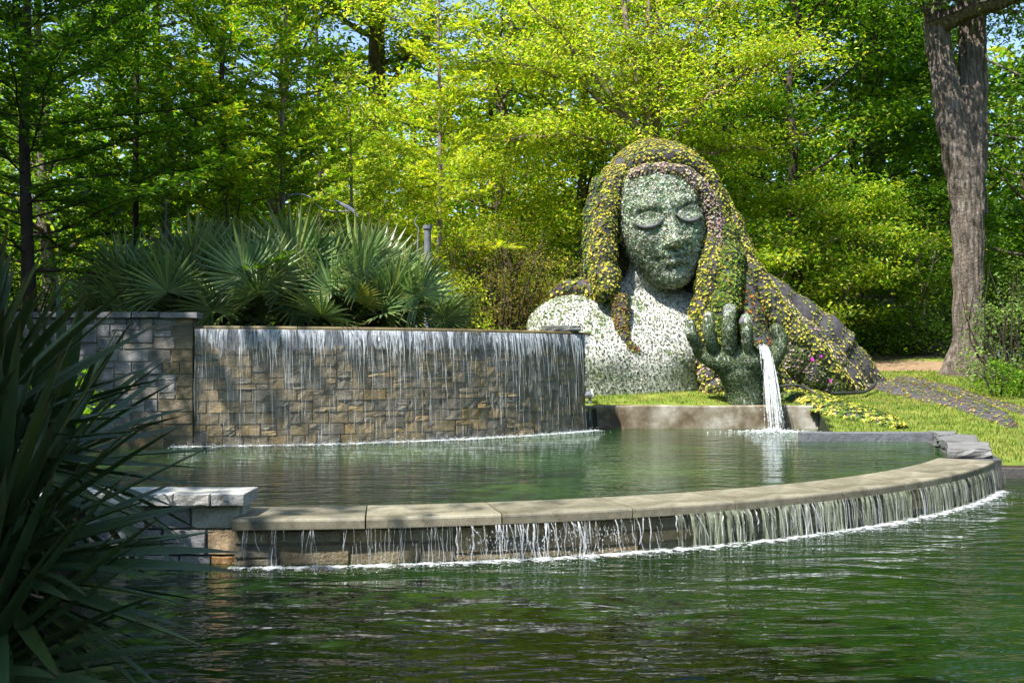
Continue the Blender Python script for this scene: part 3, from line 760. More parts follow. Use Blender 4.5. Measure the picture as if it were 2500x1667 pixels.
def cypress(name, base, H, r, label, nb=46, Lmax=4.2, pal=MG, z0=.1, tr=.14, bark='bark_dark', size=.13, side=None, group=None, dens=1.0):
    """feathery conifer: straight trunk, long arching boughs, twigs lined with soft needles"""
    root = thing(name, base, label, 'tree', group); base = np.asarray(base, float); wood = MB(); lv = MB()
    m = 9; q = np.linspace(0, 1, m); P = base+np.column_stack([r.normal(0, .06, m).cumsum()*.6, r.normal(0, .05, m).cumsum()*.6, q*H])
    R = tr*(1-.9*q)+.012; R[0] *= 1.5
    V, Q = tube(spline(P, 22), np.interp(np.linspace(0, 1, 22), q, R), 8); wood.add(V, Q)
    PP, DD, NN, SS = [], [], [], []
    for k in range(nb):
        h = z0+(1-z0)*(k+r.random())/nb; i = h*(m-1); i0 = min(int(i), m-2); p = P[i0]+(P[i0+1]-P[i0])*(i-i0)
        az = k*2.4+r.uniform(-.4, .4); Lb = Lmax*(1.08-h*.85)*r.uniform(.7, 1.1)
        d = norm(np.array([math.cos(az), math.sin(az), r.uniform(.1, .5)]))
        B, _ = limb(p, d, Lb, r, 8, -.25 if r.random() < .5 else .35, .09)
        V, Q = tube(B, np.linspace(max(.010, R[i0]*.2), .005, 8), 5); wood.add(V, Q)
        nt = int(Lb/.15*dens); f = np.linspace(.12, 1, max(nt, 3)); bp = np.stack([np.interp(f, np.linspace(0, 1, 8), B[:, c]) for c in range(3)], -1)
        bd = norm(np.gradient(bp, axis=0))
        for t in range(len(f)):
            sgn = 1 if t % 2 else -1
            sd = norm(np.cross(bd[t], [0, 0, 1.0]))*sgn
            td = norm(bd[t]*.75+sd*r.uniform(.35, .8)+np.array([0, 0, r.uniform(-.25, .3)])); tl = r.uniform(.3, .62)*(1.1-.4*f[t])
            ns = max(5, int(tl/.033)); u = np.linspace(0.03, 1, ns)[:, None]
            tp = bp[t]+td*u*tl+np.array([0, 0, .10])*u*u*tl
            s2 = norm(np.cross(td, [0, 0, 1.0])); up = np.cross(s2, td)
            alt = np.where(np.arange(ns) % 2, 1, -1)[:, None]
            D = norm(td*.55+s2*alt*.8+up*r.uniform(-.1, .6, (ns, 1)))
            PP.append(tp); DD.append(D); NN.append(np.repeat(up[None], ns, 0)+r.normal(0, .25, (ns, 3))); SS.append(np.full(ns, size)*r.uniform(.7, 1.25, ns))
    PP = np.concatenate(PP); DD = np.concatenate(DD); NN = norm(np.concatenate(NN)); SS = np.concatenate(SS)
    V, Q = leaf_quads(PP, DD, NN, SS, SS*.42); lv.add(V, Q, col=np.repeat(tints(r, len(PP), pal, .2), 4, 0))
    wood.obj('trunk', M[bark], root, smooth=True); lv.obj('crown', M['needle'], root)
    return root

def shrub(name, base, w, h, r, label, n=60, per=40, size=.09, pal=MG, cat='shrub', group=None, stems=9, sh=.16, depth=None, flat=.35):
    root = thing(name, base, label, cat, group); base = np.asarray(base, float); wood = MB(); lv = MB(); cents = []
    depth = depth or w
    for k in range(stems):
        a = r.uniform(0, 6.28); q = r.random()**.5
        tip = base+np.array([math.cos(a)*w*.5*q, math.sin(a)*depth*.5*q, h*r.uniform(.6, .98)])
        st = base+np.array([math.cos(a)*w*.12*q, math.sin(a)*depth*.12*q, -.05]); mid = (st+tip)/2+r.normal(0, .06*h, 3)
        P = spline([st, mid, tip], 7); V, Q = tube(P, np.linspace(.022*h**.5+.006, .004, 7), 5); wood.add(V, Q)
    while len(cents) < n:
        p = r.uniform(-1, 1, 3); p[2] = r.uniform(.0, 1)
        rr = math.hypot(p[0], p[1]); lim = math.sqrt(max(0, 1-(max(0, p[2]-.25)/.75)**2))*(1+.2*math.sin(5*math.atan2(p[1], p[0])+h))
        if rr < lim: cents.append(base+np.array([p[0]*w*.5, p[1]*depth*.5, p[2]*h]))
    leaf_cloud(lv, cents, per, sh, sh*.7, size, r, pal, flat)
    wood.obj('stem', M['bark_dark'], root, smooth=True); lv.obj('foliage', M['leaf'], root)
    return root

def G(x, y): return float(height(np.array([x]), np.array([y]))[0])
def gp(px, d): x = (px-1250)/FPX*d; return (x, d, G(x, d)-.05)
# ------------------------------------------------------------------ the planted statue
def sample(V, Q, n, r):
    a, b, c, d = (V[Q[:, i]] for i in range(4))
    nn = np.cross(c-a, d-b); ar = np.linalg.norm(nn, axis=1); p = ar/ar.sum()
    k = r.choice(len(Q), n, p=p); u, v = r.random((2, n, 1))
    P = (a[k]*(1-u)+b[k]*u)*(1-v)+(d[k]*(1-u)+c[k]*u)*v
    return P, norm(nn[k])
def thin(P, Nn, s, r):
    o = r.permutation(len(P)); P, Nn = P[o], Nn[o]
    key = np.floor(P/s).astype(int); _, i = np.unique(key, axis=0, return_index=True); return P[i], Nn[i]
def rosettes(mb, P, Nn, size, cols, r, k=5, el=.5, aspect=.55):
    n = len(P); ref = rand_unit(r, n); t1 = norm(np.cross(Nn, ref)); t2 = np.cross(Nn, t1)
    size = np.broadcast_to(size, (n,))*r.uniform(.75, 1.3, n)
    for j in range(k):
        a = j/k*6.283+r.uniform(-.3, .3, n); tg = t1*np.cos(a)[:, None]+t2*np.sin(a)[:, None]
        e = el+r.uniform(-.25, .35, n); D = norm(tg*np.cos(e)[:, None]+Nn*np.sin(e)[:, None])
        V, Q = leaf_quads(P+Nn*.008, D, norm(Nn+tg*-.3), size, size*aspect, .15)
        mb.add(V, Q, col=np.repeat(cols*r.uniform(.8, 1.2, (n, 1)), 4, 0))

st = thing('garden_statue', (3.9, 29.2, 1.45), 'giant planted sculpture of a woman with closed eyes, flowing hair and cupped hand', 'statue')
r = rng(33)
PXM = FPX/29.0
# torso and neck: one continuous loft
TZ = np.array([(1.1,1335,1735,1.5,29.3),(1.7,1318,1732,1.62,29.3),(2.2,1308,1732,1.66,29.3),(2.9,1292,1745,1.6,29.35),(3.4,1287,1775,1.42,29.4),(3.8,1305,1782,1.25,29.5),
               (4.1,1338,1765,1.08,29.55),(4.32,1382,1730,.92,29.6),(4.48,1440,1705,.82,29.55),(4.62,1500,1690,.78,29.45),(4.85,1528,1688,.8,29.3),(5.3,1540,1690,.82,29.15),(6.0,1545,1692,.85,29.1)])
nz, na = 70, 72
tz = np.linspace(0, 1, nz); src = np.linspace(0, 1, len(TZ))
TT = spline(TZ, nz); a = np.arange(na)/na*2*math.pi
cx = ((TT[:, 1]+TT[:, 2])/2-1250)/PXM; hw = (TT[:, 2]-TT[:, 1])/2/PXM
ca, sa = np.cos(a), np.sin(a); ex = .82
X = cx[:, None]+hw[:, None]*np.sign(ca)*np.abs(ca)**ex; Y = TT[:, 4][:, None]+TT[:, 3][:, None]*np.sign(sa)*np.abs(sa)**ex
Z = np.broadcast_to(TT[:, 0][:, None], X.shape).copy()
# collar hollow, chest swell
front = np.clip(-sa, 0, 1)[None]
Y -= front*(.22*np.exp(-((X-2.6)/.8)**2-((Z-2.5)/.55)**2)+.22*np.exp(-((X-4.9)/.8)**2-((Z-2.5)/.55)**2))
Y += front*.12*np.exp(-((X-4.35)/.4)**2-((Z-4.0)/.25)**2)
V = np.stack([X, Y, Z], -1).reshape(-1, 3)
ii, jj = np.meshgrid(np.arange(nz-1), np.arange(na), indexing='ij'); j2 = (jj+1) % na
Q = np.stack([ii*na+jj, ii*na+j2, (ii+1)*na+j2, (ii+1)*na+jj], -1).reshape(-1, 4)
torso = obj('torso', V, Q, mat=M['fabric_white'], parent=st, smooth=True)
P, Nn = sample(V, Q, 60000, r); k = (Nn[:, 1] < .35) & (P[:, 2] > 1.3); P, Nn = P[k], Nn[k]
P1, N1 = thin(P, Nn, .082, r); P1 = P1+r.normal(0, .008, P1.shape)
mb = MB()
g = vnoise(P1*1.1, 5); lush = g > .12
pal = tints(r, len(P1), [(.05, .07, .035), (.07, .09, .05), (.09, .12, .06), (.035, .05, .03)])
pal[lush] = tints(r, lush.sum(), [(.14, .19, .07), (.2, .24, .12), (.09, .14, .05)])
rosettes(mb, P1, N1, np.where(lush, .05, .031), pal, r, 5, .35)
P2, N2 = thin(P+0, Nn, .10, rng(3)); sel = r.random(len(P2)) < .5
rosettes(mb, P2[sel], N2[sel], .05, tints(r, sel.sum(), [(.62, .64, .58), (.7, .7, .66), (.5, .54, .46)], .1), r, 4, .3)
mb.obj('torso_plants', M['plant'], st, kind='stuff', label='small pale rosette plants dotted over the white chest')

# face
ROLL, PITCH, YAW = math.radians(-9), math.radians(7), math.radians(4)
FO = W(1612, 533, 28.75)
Rm = Matrix.Rotation(ROLL, 3, 'Y') @ Matrix.Rotation(YAW, 3, 'Z') @ Matrix.Rotation(PITCH, 3, 'X')
Rm = np.array(Rm)
def fw(x, v, f): return FO+np.stack([x, -f, v], -1)@Rm.T
FZ = np.array([(-1.98,.10,.6),(-1.95,.34,.86),(-1.85,.53,1.02),(-1.65,.70,1.1),(-1.35,.89,1.12),(-1.0,1.06,1.14),(-.5,1.22,1.15),(0,1.3,1.12),(.5,1.27,1.12),(.95,1.17,1.04),(1.2,1.04,.9),(1.38,.8,.66),(1.48,.4,.3)])
nv, nt = 170, 130
F = spline(FZ, nv); th = np.radians(np.linspace(-112, 112, nt))
Xf = .97*F[:, 1][:, None]*np.sign(np.sin(th))*np.abs(np.sin(th))**.92
Ff = F[:, 2][:, None]*np.sign(np.cos(th))*np.abs(np.cos(th))**.75
Vf = np.broadcast_to(F[:, 0][:, None], Xf.shape).copy()
def gs(x, v, cx, cv, sx, sv): return np.exp(-((x-cx)/sx)**2-((v-cv)/sv)**2)
def feat(x, v):
    ax = np.abs(x); o = np.zeros_like(x)
    o += .09*gs(ax, v, .56, .42, .42, .16)                        # brow
    o -= .15*gs(ax, v, .58, .06, .34, .22)                        # eye socket
    rid = np.clip((.45-v)/1.15, 0, 1); on = (1/(1+np.exp(-(v+.80)/.045)))*(1/(1+np.exp((v-.5)/.12)))
    o += on*(.07+.33*rid**1.2)*np.exp(-(x/(.11+.09*rid))**2)      # nose
    o += .07*gs(x, v, 0, -.66, .17, .11)+.09*gs(ax, v, .17, -.71, .08, .08)
    o += .10*gs(ax, v, .72, -.5, .36, .34)                        # cheek
    o += .13*gs(x, v, 0, -1.03, .36, .085)-.05*gs(x, v, 0, -.93, .06, .07)
    o += .15*gs(x, v, 0, -1.22, .28, .085)
    o -= .15*gs(x, v, 0, -1.125, .36, .032)                       # mouth line
    o -= .08*gs(ax, v, .42, -1.12, .1, .1)
    o -= .09*gs(x, v, 0, -1.42, .3, .09)
    o += .10*gs(x, v, 0, -1.68, .3, .2)                          # chin
    return o
msk = np.clip(np.cos(th)*1.5, 0, 1)[None]
Ff = Ff+feat(Xf, Vf)*msk
V = fw(Xf, Vf, Ff).reshape(-1, 3); Q = grid_quads(nv, nt)[:, ::-1]
face = obj('face', V, Q, mat=M['fabric_face'], parent=st, smooth=True)
P, Nn = sample(V, Q, 60000, r)
if (Nn[:, 1].mean() > 0): Nn = -Nn
P1, N1 = thin(P, Nn, .052, r); keep = r.random(len(P1)) < .85; P1, N1 = P1[keep], N1[keep]; P1 = P1+r.normal(0, .01, P1.shape)
FPAL = [(.20, .27, .15), (.29, .36, .23), (.14, .19, .10), (.46, .50, .41), (.58, .61, .54), (.54, .57, .5)]
mb = MB(); rosettes(mb, P1+N1*r.uniform(-.01, .03, (len(P1), 1)), N1, .056, tints(r, len(P1), FPAL)*(1+.3*vnoise(P1*3, 8))[:, None], r, 4, .65)
mb.obj('face_plants', M['plant'], face, kind='stuff')
# eyelids and lash lines
for sx in (-1, 1):
    n1, n2 = 26, 16; u = np.linspace(-1, 1, n1); w = np.linspace(-1, 1, n2); U, Wv = np.meshgrid(u, w, indexing='ij')
    lens = np.maximum(1-U**2, 0); x = sx*.6+.42*U
    vv = .03+np.where(Wv > 0, .21*Wv*lens, .22*Wv*lens)
    x0 = np.abs(x); base_f = np.interp(vv, F[:, 0], F[:, 2])*np.maximum(0, 1-(np.abs(x)/np.interp(vv, F[:, 0], F[:, 1]))**2)**.375+feat(x, vv)
    ff = base_f+.035+.19*np.sqrt(np.maximum(0, 1-U**2*.98-(Wv*lens)**2*.6))
    Ve = fw(x, vv, ff).reshape(-1, 3); Qe = grid_quads(n1, n2)[:, ::-1]
    lid = obj('eyelid', Ve, Qe, mat=M['fabric_face'], parent=face, smooth=True)
    P, Nn = sample(Ve, Qe, 3000, r); Nn = np.where((Nn[:, 1:2] > 0), -Nn, Nn); P, Nn = thin(P, Nn, .055, r)
    mb = MB(); rosettes(mb, P, Nn, .05, tints(r, len(P), FPAL), r, 4, .55)
    mb.obj('eyelid_plants', M['plant'], face, kind='stuff')
    u = np.linspace(-1.06, 1.06, 22); x = sx*.6+.42*u; vv = .03-.225*np.maximum(0, 1-(u/1.06)**2)
    bf = np.interp(vv, F[:, 0], F[:, 2])*np.maximum(0, 1-(np.abs(x)/np.interp(vv, F[:, 0], F[:, 1]))**2)**.375+feat(x, vv)+.135
    V, Q = tube(fw(x, vv, bf), .075*np.sin(np.linspace(.1, 3.04, 22))**1.3+.008, 8, flat=(.8, (0, 0, 1))); obj('lash_line', V, Q, mat=M['lash'], parent=face, smooth=True)

# hair: overlapping planted locks, each given as (px, py, depth, radius_px)
YEL = [(.55, .49, .06), (.62, .56, .12), (.40, .39, .05), (.12, .15, .02), (.08, .10, .02), (.22, .25, .03)]
OLI = [(.26, .25, .04), (.36, .32, .05), (.15, .16, .025), (.45, .38, .05)]
PNK = [(.52, .40, .36), (.58, .48, .40), (.45, .33, .28), (.22, .20, .08), (.5, .46, .2)]
GRN = [(.08, .15, .02), (.13, .22, .03), (.05, .09, .015), (.34, .34, .05), (.2, .26, .04)]
RED = [(.07, .12, .02), (.12, .19, .03), (.06, .10, .02), (.34, .12, .03), (.30, .24, .06), (.10, .05, .04), (.16, .2, .03)]
BRN = [(.20, .11, .05), (.28, .16, .07), (.13, .08, .04), (.34, .27, .1)]
LOCKS = [
 # name tag, path, palette, spacing, size, keep, squash
 ('crown', [(1490,500,29.6,38),(1508,450,29.7,46),(1550,425,29.8,50),(1610,415,29.9,52),(1675,425,29.8,50),(1715,465,29.7,46),(1735,525,29.6,40)], OLI, .085, .05, .75),
 ('back',  [(1600,420,30.3,100),(1610,500,30.5,135),(1620,600,30.6,150),(1640,700,30.7,150),(1680,800,30.8,150)], OLI, .14, .07, .3),
 ('left outer', [(1478,440,29.2,30),(1462,520,29.3,34),(1458,600,29.2,34),(1458,680,29.1,34),(1452,725,29.0,26)], GRN, .09, .055, .75),
 ('left', [(1530,412,28.4,16),(1508,445,28.3,24),(1486,500,28.3,30),(1474,570,28.3,33),(1474,640,28.25,34),(1480,695,28.15,36),(1486,728,28.1,26)], YEL, .08, .051, .88),
 ('band', [(1512,440,28.35,16),(1545,402,28.3,20),(1600,384,28.25,22),(1660,388,28.25,22),(1704,412,28.35,23),(1734,455,28.45,25),(1752,520,28.5,27),(1762,590,28.5,28)], YEL, .082, .051, .88),
 ('bangs', [(1538,428,27.95,12),(1575,418,27.85,15),(1625,415,27.8,17),(1675,426,27.8,18),(1712,458,27.85,18),(1737,510,28.0,19),(1752,575,28.1,20),(1757,630,28.15,20)], PNK, .072, .045, .9),
 ('right inner', [(1730,540,28.4,22),(1738,600,28.2,28),(1735,660,28.0,30),(1722,720,28.0,30),(1712,780,28.0,28),(1712,840,28.0,26)], YEL, .08, .051, .88),
 ('right green', [(1765,560,28.3,30),(1778,630,28.15,36),(1775,700,28.0,40),(1762,760,27.9,40),(1755,830,27.9,38),(1758,900,28.0,34)], GRN, .075, .058, .95),
 ('right dark', [(1778,560,28.6,24),(1796,640,28.4,29),(1816,715,28.2,33),(1834,795,28.1,38),(1850,880,28.1,44),(1862,950,28.2,46)], RED, .092, .055, .75),
 ('right yellow', [(1752,480,28.8,22),(1780,545,28.7,28),(1803,610,28.5,30),(1836,672,28.4,32),(1876,738,28.3,33),(1912,792,28.3,33),(1958,838,28.4,32),(2010,888,28.6,30),(2070,950,28.9,24)], YEL, .088, .053, .82),
 ('mantle', [(1730,462,29.5,30),(1768,540,29.6,40),(1790,610,29.7,46),(1818,680,29.8,50),(1888,742,30.0,55),(1955,792,30.2,60),(2008,835,30.3,64),(2040,872,30.4,62),(2118,936,30.5,42),(2165,955,30.6,26)], [(.22,.24,.04),(.32,.32,.06),(.14,.18,.03),(.45,.42,.1)], .12, .048, .6),
 ('mantle inner', [(1830,690,29.3,40),(1890,780,29.3,54),(1955,850,29.4,62),(2030,915,29.5,54),(2100,962,29.7,34)], PNK+YEL[:2]+GRN[:2], .095, .05, .8),
 ('lower dark', [(1880,800,28.6,50),(1925,870,28.7,60),(1985,925,28.9,56),(2050,965,29.2,40)], [(.06,.09,.02),(.10,.14,.03),(.4,.3,.26),(.14,.18,.04)], .08, .055, .92),
 ('lower edge', [(1838,800,28.2,24),(1862,870,28.2,30),(1890,930,28.3,34),(1930,965,28.4,34),(1985,985,28.4,28)], YEL+RED[:3], .09, .055, .75),
 ('under arm', [(1690,800,28.2,14),(1715,870,28.1,26),(1735,920,28.1,34),(1755,965,28.1,40)], YEL+PNK[:2], .095, .055, .8),
 ('shoulder strap', [(1350,720,29.6,16),(1385,706,29.3,20),(1430,706,29.0,24),(1470,720,28.6,26)], YEL+BRN[:1], .11, .07, .75),
 ('chest curl', [(1508,722,28.05,20),(1515,760,28.0,20),(1520,800,27.86,16),(1529,832,27.76,13),(1545,852,27.71,11),(1568,862,27.73,6)], BRN[:1]+OLI[:3]+BRN[2:], .075, .05, .9),
]
# dome of hair over the head
u = np.radians(np.linspace(-14, 89, 40)); a = np.arange(64)/64*6.2832
cc = W(1600, 545, 29.45); dz = np.where(u > 0, 2.52, 2.9)
V = np.stack([cc[0]+1.93*np.cos(u)[:, None]*np.cos(a), cc[1]+1.32*np.cos(u)[:, None]*np.sin(a), cc[2]+(dz*np.sin(u))[:, None]+0*a], -1)
V = V+.05*np.sin(V[..., 0:1]*5+V[..., 2:]*1.5)*np.array([.5, -1, .3])
V = V.reshape(-1, 3); i, j = np.meshgrid(np.arange(39), np.arange(64), indexing='ij'); j2 = (j+1) % 64
Q = np.stack([i*64+j, i*64+j2, (i+1)*64+j2, (i+1)*64+j], -1).reshape(-1, 4)
dome = obj('hair_crown', V, Q, mat=M['fabric_dark'], parent=st, smooth=True, label='rounded crown of the hair with bands of yellow plants')
P, Nn = sample(V, Q, 60000, r); Nn = np.where(((P-cc)*Nn).sum(1, keepdims=True) < 0, -Nn, Nn); k = Nn[:, 1] < .3; P, Nn = thin(P[k], Nn[k], .082, r)
bnd = np.sin((P[:, 2]-.5*np.abs(P[:, 0]-cc[0]))*4.6+1.0)+.5*vnoise(P*1.2, 3); k = (bnd > -.75) | (r.random(len(P)) < .3); P, Nn, bnd = P[k], Nn[k], bnd[k]
mb = MB(); rosettes(mb, P, norm(Nn+np.array([0, -.1, .35])), .052, np.where((bnd > .2)[:, None], tints(r, len(P), YEL), tints(r, len(P), OLI)), r, 5, .45, .6); mb.obj('crown_plants', M['plant'], dome, kind='stuff')
for tag, path, pal, sp_, sz, keep, in LOCKS:
    A = np.array(path, float); A = spline(A, max(14, len(path)*7))
    P = np.stack([(A[:, 0]-1250)/FPX*A[:, 1+1], A[:, 2], EYE-(A[:, 1]-HOR)/FPX*A[:, 2]], -1)
    R = A[:, 3]/FPX*A[:, 2]
    R = R*(1+.05*np.sin(np.arange(len(R))*.9))
    e = 4; P = np.vstack([P[0]-(P[1]-P[0])*.8, P, P[-1]+(P[-1]-P[-2])*.8]); R = np.concatenate([[R[0]*.35], R, [R[-1]*.35]])
    V, Q = tube(P, R, 20)
    V = V+.035*vnoise(V*2.2, hash(tag) % 97 if False else len(tag)*7)[:, None]*norm(V-np.repeat(P, 20, 0))
    n = len(V); i = np.arange(20); V = np.vstack([V, P[0], P[-1]])
    T = np.vstack([np.stack([np.full(20, n), i, (i+1) % 20], -1), np.stack([np.full(20, n+1), n-20+(i+1) % 20, n-20+i], -1)])
    lock = obj('hair_lock', V, Q, T, M['fabric_dark'], st, smooth=True)
    lock['label'] = {'crown': 'grey fabric crown of the hair with sparse plants', 'left': 'long lock of yellow plants left of the face', 'bangs': 'fringe of cream and pink plants above the forehead',
                     'chest curl': 'small brown curl of hair on the white chest', 'mantle': 'bare grey sweep of hair on the far right'}.get(tag, 'planted lock of hair')
    Pp, Nn = sample(V, Q, int(40000*max(.3, R.mean()*2)), r)
    ctr = P[np.argmin(((Pp[:, None, :]-P[None, ::3])**2).sum(-1), 1)*3]
    Nn = np.where(((Pp-ctr)*Nn).sum(1, keepdims=True) < 0, -Nn, Nn)
    k = Nn[:, 1] < .5; Pp, Nn = thin(Pp[k], Nn[k], sp_, r); k = r.random(len(Pp)) < keep
    k &= vnoise(Pp*1.6, len(path)+3) > -.75 if keep > .7 else vnoise(Pp*1.3, 2) > -.35
    Pp, Nn = Pp[k], Nn[k]; Nn = norm(Nn+np.array([0, -.1, .35]))
    mb = MB(); rosettes(mb, Pp, Nn, sz, tints(r, len(Pp), pal), r, 5, .45, .6); mb.obj('lock_plants', M['plant'], lock, kind='stuff')

# hand: spheres along the bones, fused by voxel remesh into one surface
def fuse(balls, vox, smooth_it, name):
    me = bpy.data.meshes.new('tmp'); V = []; Q = []; T = []
    nl, ns = 10, 14; n = 0
    for c, rad in balls:
        rad = np.broadcast_to(np.asarray(rad, float), (3,))
        la = np.linspace(-math.pi/2+.15, math.pi/2-.15, nl); lo = np.arange(ns)/ns*2*math.pi
        S = np.stack([np.outer(np.cos(la), np.cos(lo)), np.outer(np.cos(la), np.sin(lo)), np.outer(np.sin(la), np.ones(ns))], -1).reshape(-1, 3)
        S = np.vstack([S, (0, 0, -1), (0, 0, 1)])*rad+c
        i, j = np.meshgrid(np.arange(nl-1), np.arange(ns), indexing='ij'); jb = (j+1) % ns
        q = np.stack([i*ns+j, i*ns+jb, (i+1)*ns+jb, (i+1)*ns+j], -1).reshape(-1, 4)
        k = np.arange(ns); t = np.vstack([np.stack([np.full(ns, nl*ns), (k+1) % ns, k], -1), np.stack([np.full(ns, nl*ns+1), (nl-1)*ns+k, (nl-1)*ns+(k+1) % ns], -1)])
        V.append(S); Q.append(q+n); T.append(t+n); n += len(S)
    me = make_mesh('tmp', np.vstack(V), np.vstack(Q), np.vstack(T)); o = bpy.data.objects.new('tmp', me); COL.objects.link(o)
    md = o.modifiers.new('r', 'REMESH'); md.mode = 'VOXEL'; md.voxel_size = vox
    ms = o.modifiers.new('s', 'SMOOTH'); ms.iterations = smooth_it; ms.factor = .5
    dg = bpy.context.evaluated_depsgraph_get(); ev = o.evaluated_get(dg); m2 = ev.to_mesh()
    Vn = np.zeros(len(m2.vertices)*3); m2.vertices.foreach_get('co', Vn); Vn = Vn.reshape(-1, 3)
    Fq = [tuple(p.vertices) for p in m2.polygons]; ev.to_mesh_clear()
    bpy.data.objects.remove(o); bpy.data.meshes.remove(me)
    q = np.array([f for f in Fq if len(f) == 4]); t = np.array([f for f in Fq if len(f) == 3]).reshape(-1, 3)
    return Vn, q, t
balls = []
def bone(path, n=14, sq=1.0):
    A = spline(np.array(path, float), n)
    for px, py, d, rp in A:
        rr = rp/FPX*d; balls.append((W(px, py, d), (rr, rr*sq, rr)))
bone([(1722,872,26.7,15),(1700,838,26.5,14),(1687,812,26.35,12.5),(1685,792,26.45,11.5)])
bone([(1752,878,26.6,15),(1737,836,26.3,15),(1730,802,26.2,14),(1731,774,26.35,12.5)])
bone([(1786,878,26.5,16),(1780,830,26.2,16.5),(1779,788,26.1,15.5),(1781,756,26.3,14)])
bone([(1826,876,26.5,15),(1825,838,26.25,14),(1823,804,26.15,13),(1821,779,26.3,12)])
bone([(1835,905,26.8,32),(1872,888,26.7,24),(1898,858,26.6,19),(1904,828,26.6,18),(1895,806,26.55,15)])
bone([(1712,856,26.7,19),(1746,872,26.6,29),(1786,882,26.6,37),(1826,880,26.6,34),(1850,874,26.7,22)])
bone([(1800,905,26.7,44),(1812,940,26.82,44),(1818,970,26.9,46),(1818,1010,26.95,46),(1818,1040,26.95,46)])
V, Q, T = fuse(balls, .034, 6, 'hand')
hand = obj('hand', V, Q, T if len(T) else None, M['fabric_face'], st, smooth=True)
hand['label'] = 'giant cupped hand with four raised fingers and curled thumb'
P, Nn = sample(V, Q, 50000, r); cc = V.mean(0)
k = (Nn[:, 1] < .6) & (P[:, 2] > 1.05); P, Nn = thin(P[k], Nn[k], .048, r)
tip = vnoise(P*1.8, 6)+np.clip((P[:, 2]-3.1)*.5, -.4, .35)
mb = MB(); rosettes(mb, P, Nn, .04, np.where((tip > .25)[:, None], tints(r, len(P), [(.32, .36, .3), (.42, .45, .4)]), tints(r, len(P), [(.08, .12, .045), (.11, .16, .07), (.055, .085, .03), (.17, .21, .11)])), r, 5, .5)
mb.obj('hand_plants', M['plant'], hand, kind='stuff')
for px, py, d, s in ((1689, 797, 26.30, 8), (1732, 780, 26.17, 10), (1779, 763, 26.1, 11), (1815, 786, 26.13, 9)):
    c = W(px, py, d); rr = s/FPX*d; u = np.linspace(0, 1, 6); a = np.arange(14)/14*6.283
    Vn = np.vstack([np.stack([c[0]+rr*q*np.cos(a), np.full(14, c[1])+.10*q**3, c[2]+rr*1.35*q*np.sin(a)], -1) for q in u])
    obj('fingernail', Vn, np.vstack([np.stack([i*14+np.arange(14), i*14+(np.arange(14)+1) % 14, (i+1)*14+(np.arange(14)+1) % 14, (i+1)*14+np.arange(14)], -1) for i in range(5)]), mat=M['lash'], parent=hand, smooth=True)
c = W(1860, 846, 26.3); u = np.radians(np.linspace(180, 360, 9))
Vl = np.vstack([np.stack([c[0]+.19*np.cos(u), np.full(9, c[1]+y), c[2]+.02+.10*np.sin(u)-dz], -1) for y, dz in ((.5, 0), (.1, .0), (-.14, .03))]+[np.stack([c[0]+.165*np.cos(u), np.full(9, c[1]+y), c[2]+.03+.08*np.sin(u)-dz], -1) for y, dz in ((-.14, .03), (.1, .0), (.5, 0))])
obj('spout_lip', Vl, grid_quads(6, 9), mat=M['lash'], parent=hand, smooth=True)

# tails of hair lying on the lawn
def gd(px, py): return 4.5356/(.124+(py-HOR)/FPX)
def tail(path, wpx, pal, dens, label, sz=.06, h=.16, seed=1):
    r = rng(seed); A = []
    for px, py in path:
        d = gd(px, py); x = (px-1250)/FPX*d; A.append((x, d))
    A = spline(np.array(A), 26); wd = spline(np.array(wpx)[:, None], 26)[:, 0]
    tg = norm(np.gradient(A, axis=0)); nr = np.column_stack([-tg[:, 1], tg[:, 0]]); q = np.linspace(-1, 1, 11)
    XY = A[:, None]+nr[:, None]*q[None, :, None]*wd[:, None, None]
    Zz = height(XY[..., 0], XY[..., 1])+(h*np.sqrt(1-q**2*.999))[None]*np.minimum(1, wd/.5)[:, None]-.02
    V = np.concatenate([XY, Zz[..., None]], -1).reshape(-1, 3); Q = grid_quads(26, 11)[:, ::-1]
    o = obj('hair_tail', V, Q, mat=M['fabric_dark'], parent=st, smooth=True, label=label)
    P, Nn = sample(V, Q, 9000, r); Nn = np.where(Nn[:, 2:] < 0, -Nn, Nn); P, Nn = thin(P, Nn, .11, r); k = r.random(len(P)) < dens; P, Nn = P[k], Nn[k]
    mb = MB(); rosettes(mb, P, Nn, sz, tints(r, len(P), pal), r, 5, .5); mb.obj('tail_plants', M['plant'], o, kind='stuff')
tail([(2120, 935), (2230, 958), (2330, 985), (2420, 1015), (2475, 1042)], [1.25, .85, .65, .48, .14], OLI+BRN+GRN[:2], .5, 'grey strip of hair trailing over the lawn to the right', .05, .15, 3)
tail([(2200, 925), (2330, 955), (2430, 985), (2540, 1020)], [.5, .4, .34, .28], OLI+BRN+GRN[:2], .65, 'second grey hair strip running out of the picture', .05, .12, 4)
tail([(1870, 955), (1960, 975), (2040, 1000), (2120, 1022), (2200, 1048)], [.9, .75, .7, .6, .2], YEL[:3]+GRN+RED[:2], .95, 'flowering strip of hair ending above the slate kerb', .09, .2, 5)
mb = MB(); P = []
for px, py, d in ((1983, 878, 27.9), (2004, 870, 28.0), (2027, 930, 28.2), (2155, 1016, 25.2), (2130, 1026, 24.8), (1967, 866, 28.1)):
    P.append(W(px, py, d))
rosettes(mb, np.array(P), np.tile([[0, -.8, .6]], (len(P), 1)), .06, np.tile([[.5, .02, .42]], (len(P), 1)), r, 6, .3, .8)
mb.obj('magenta_flowers', M['plant'], st, kind='stuff')
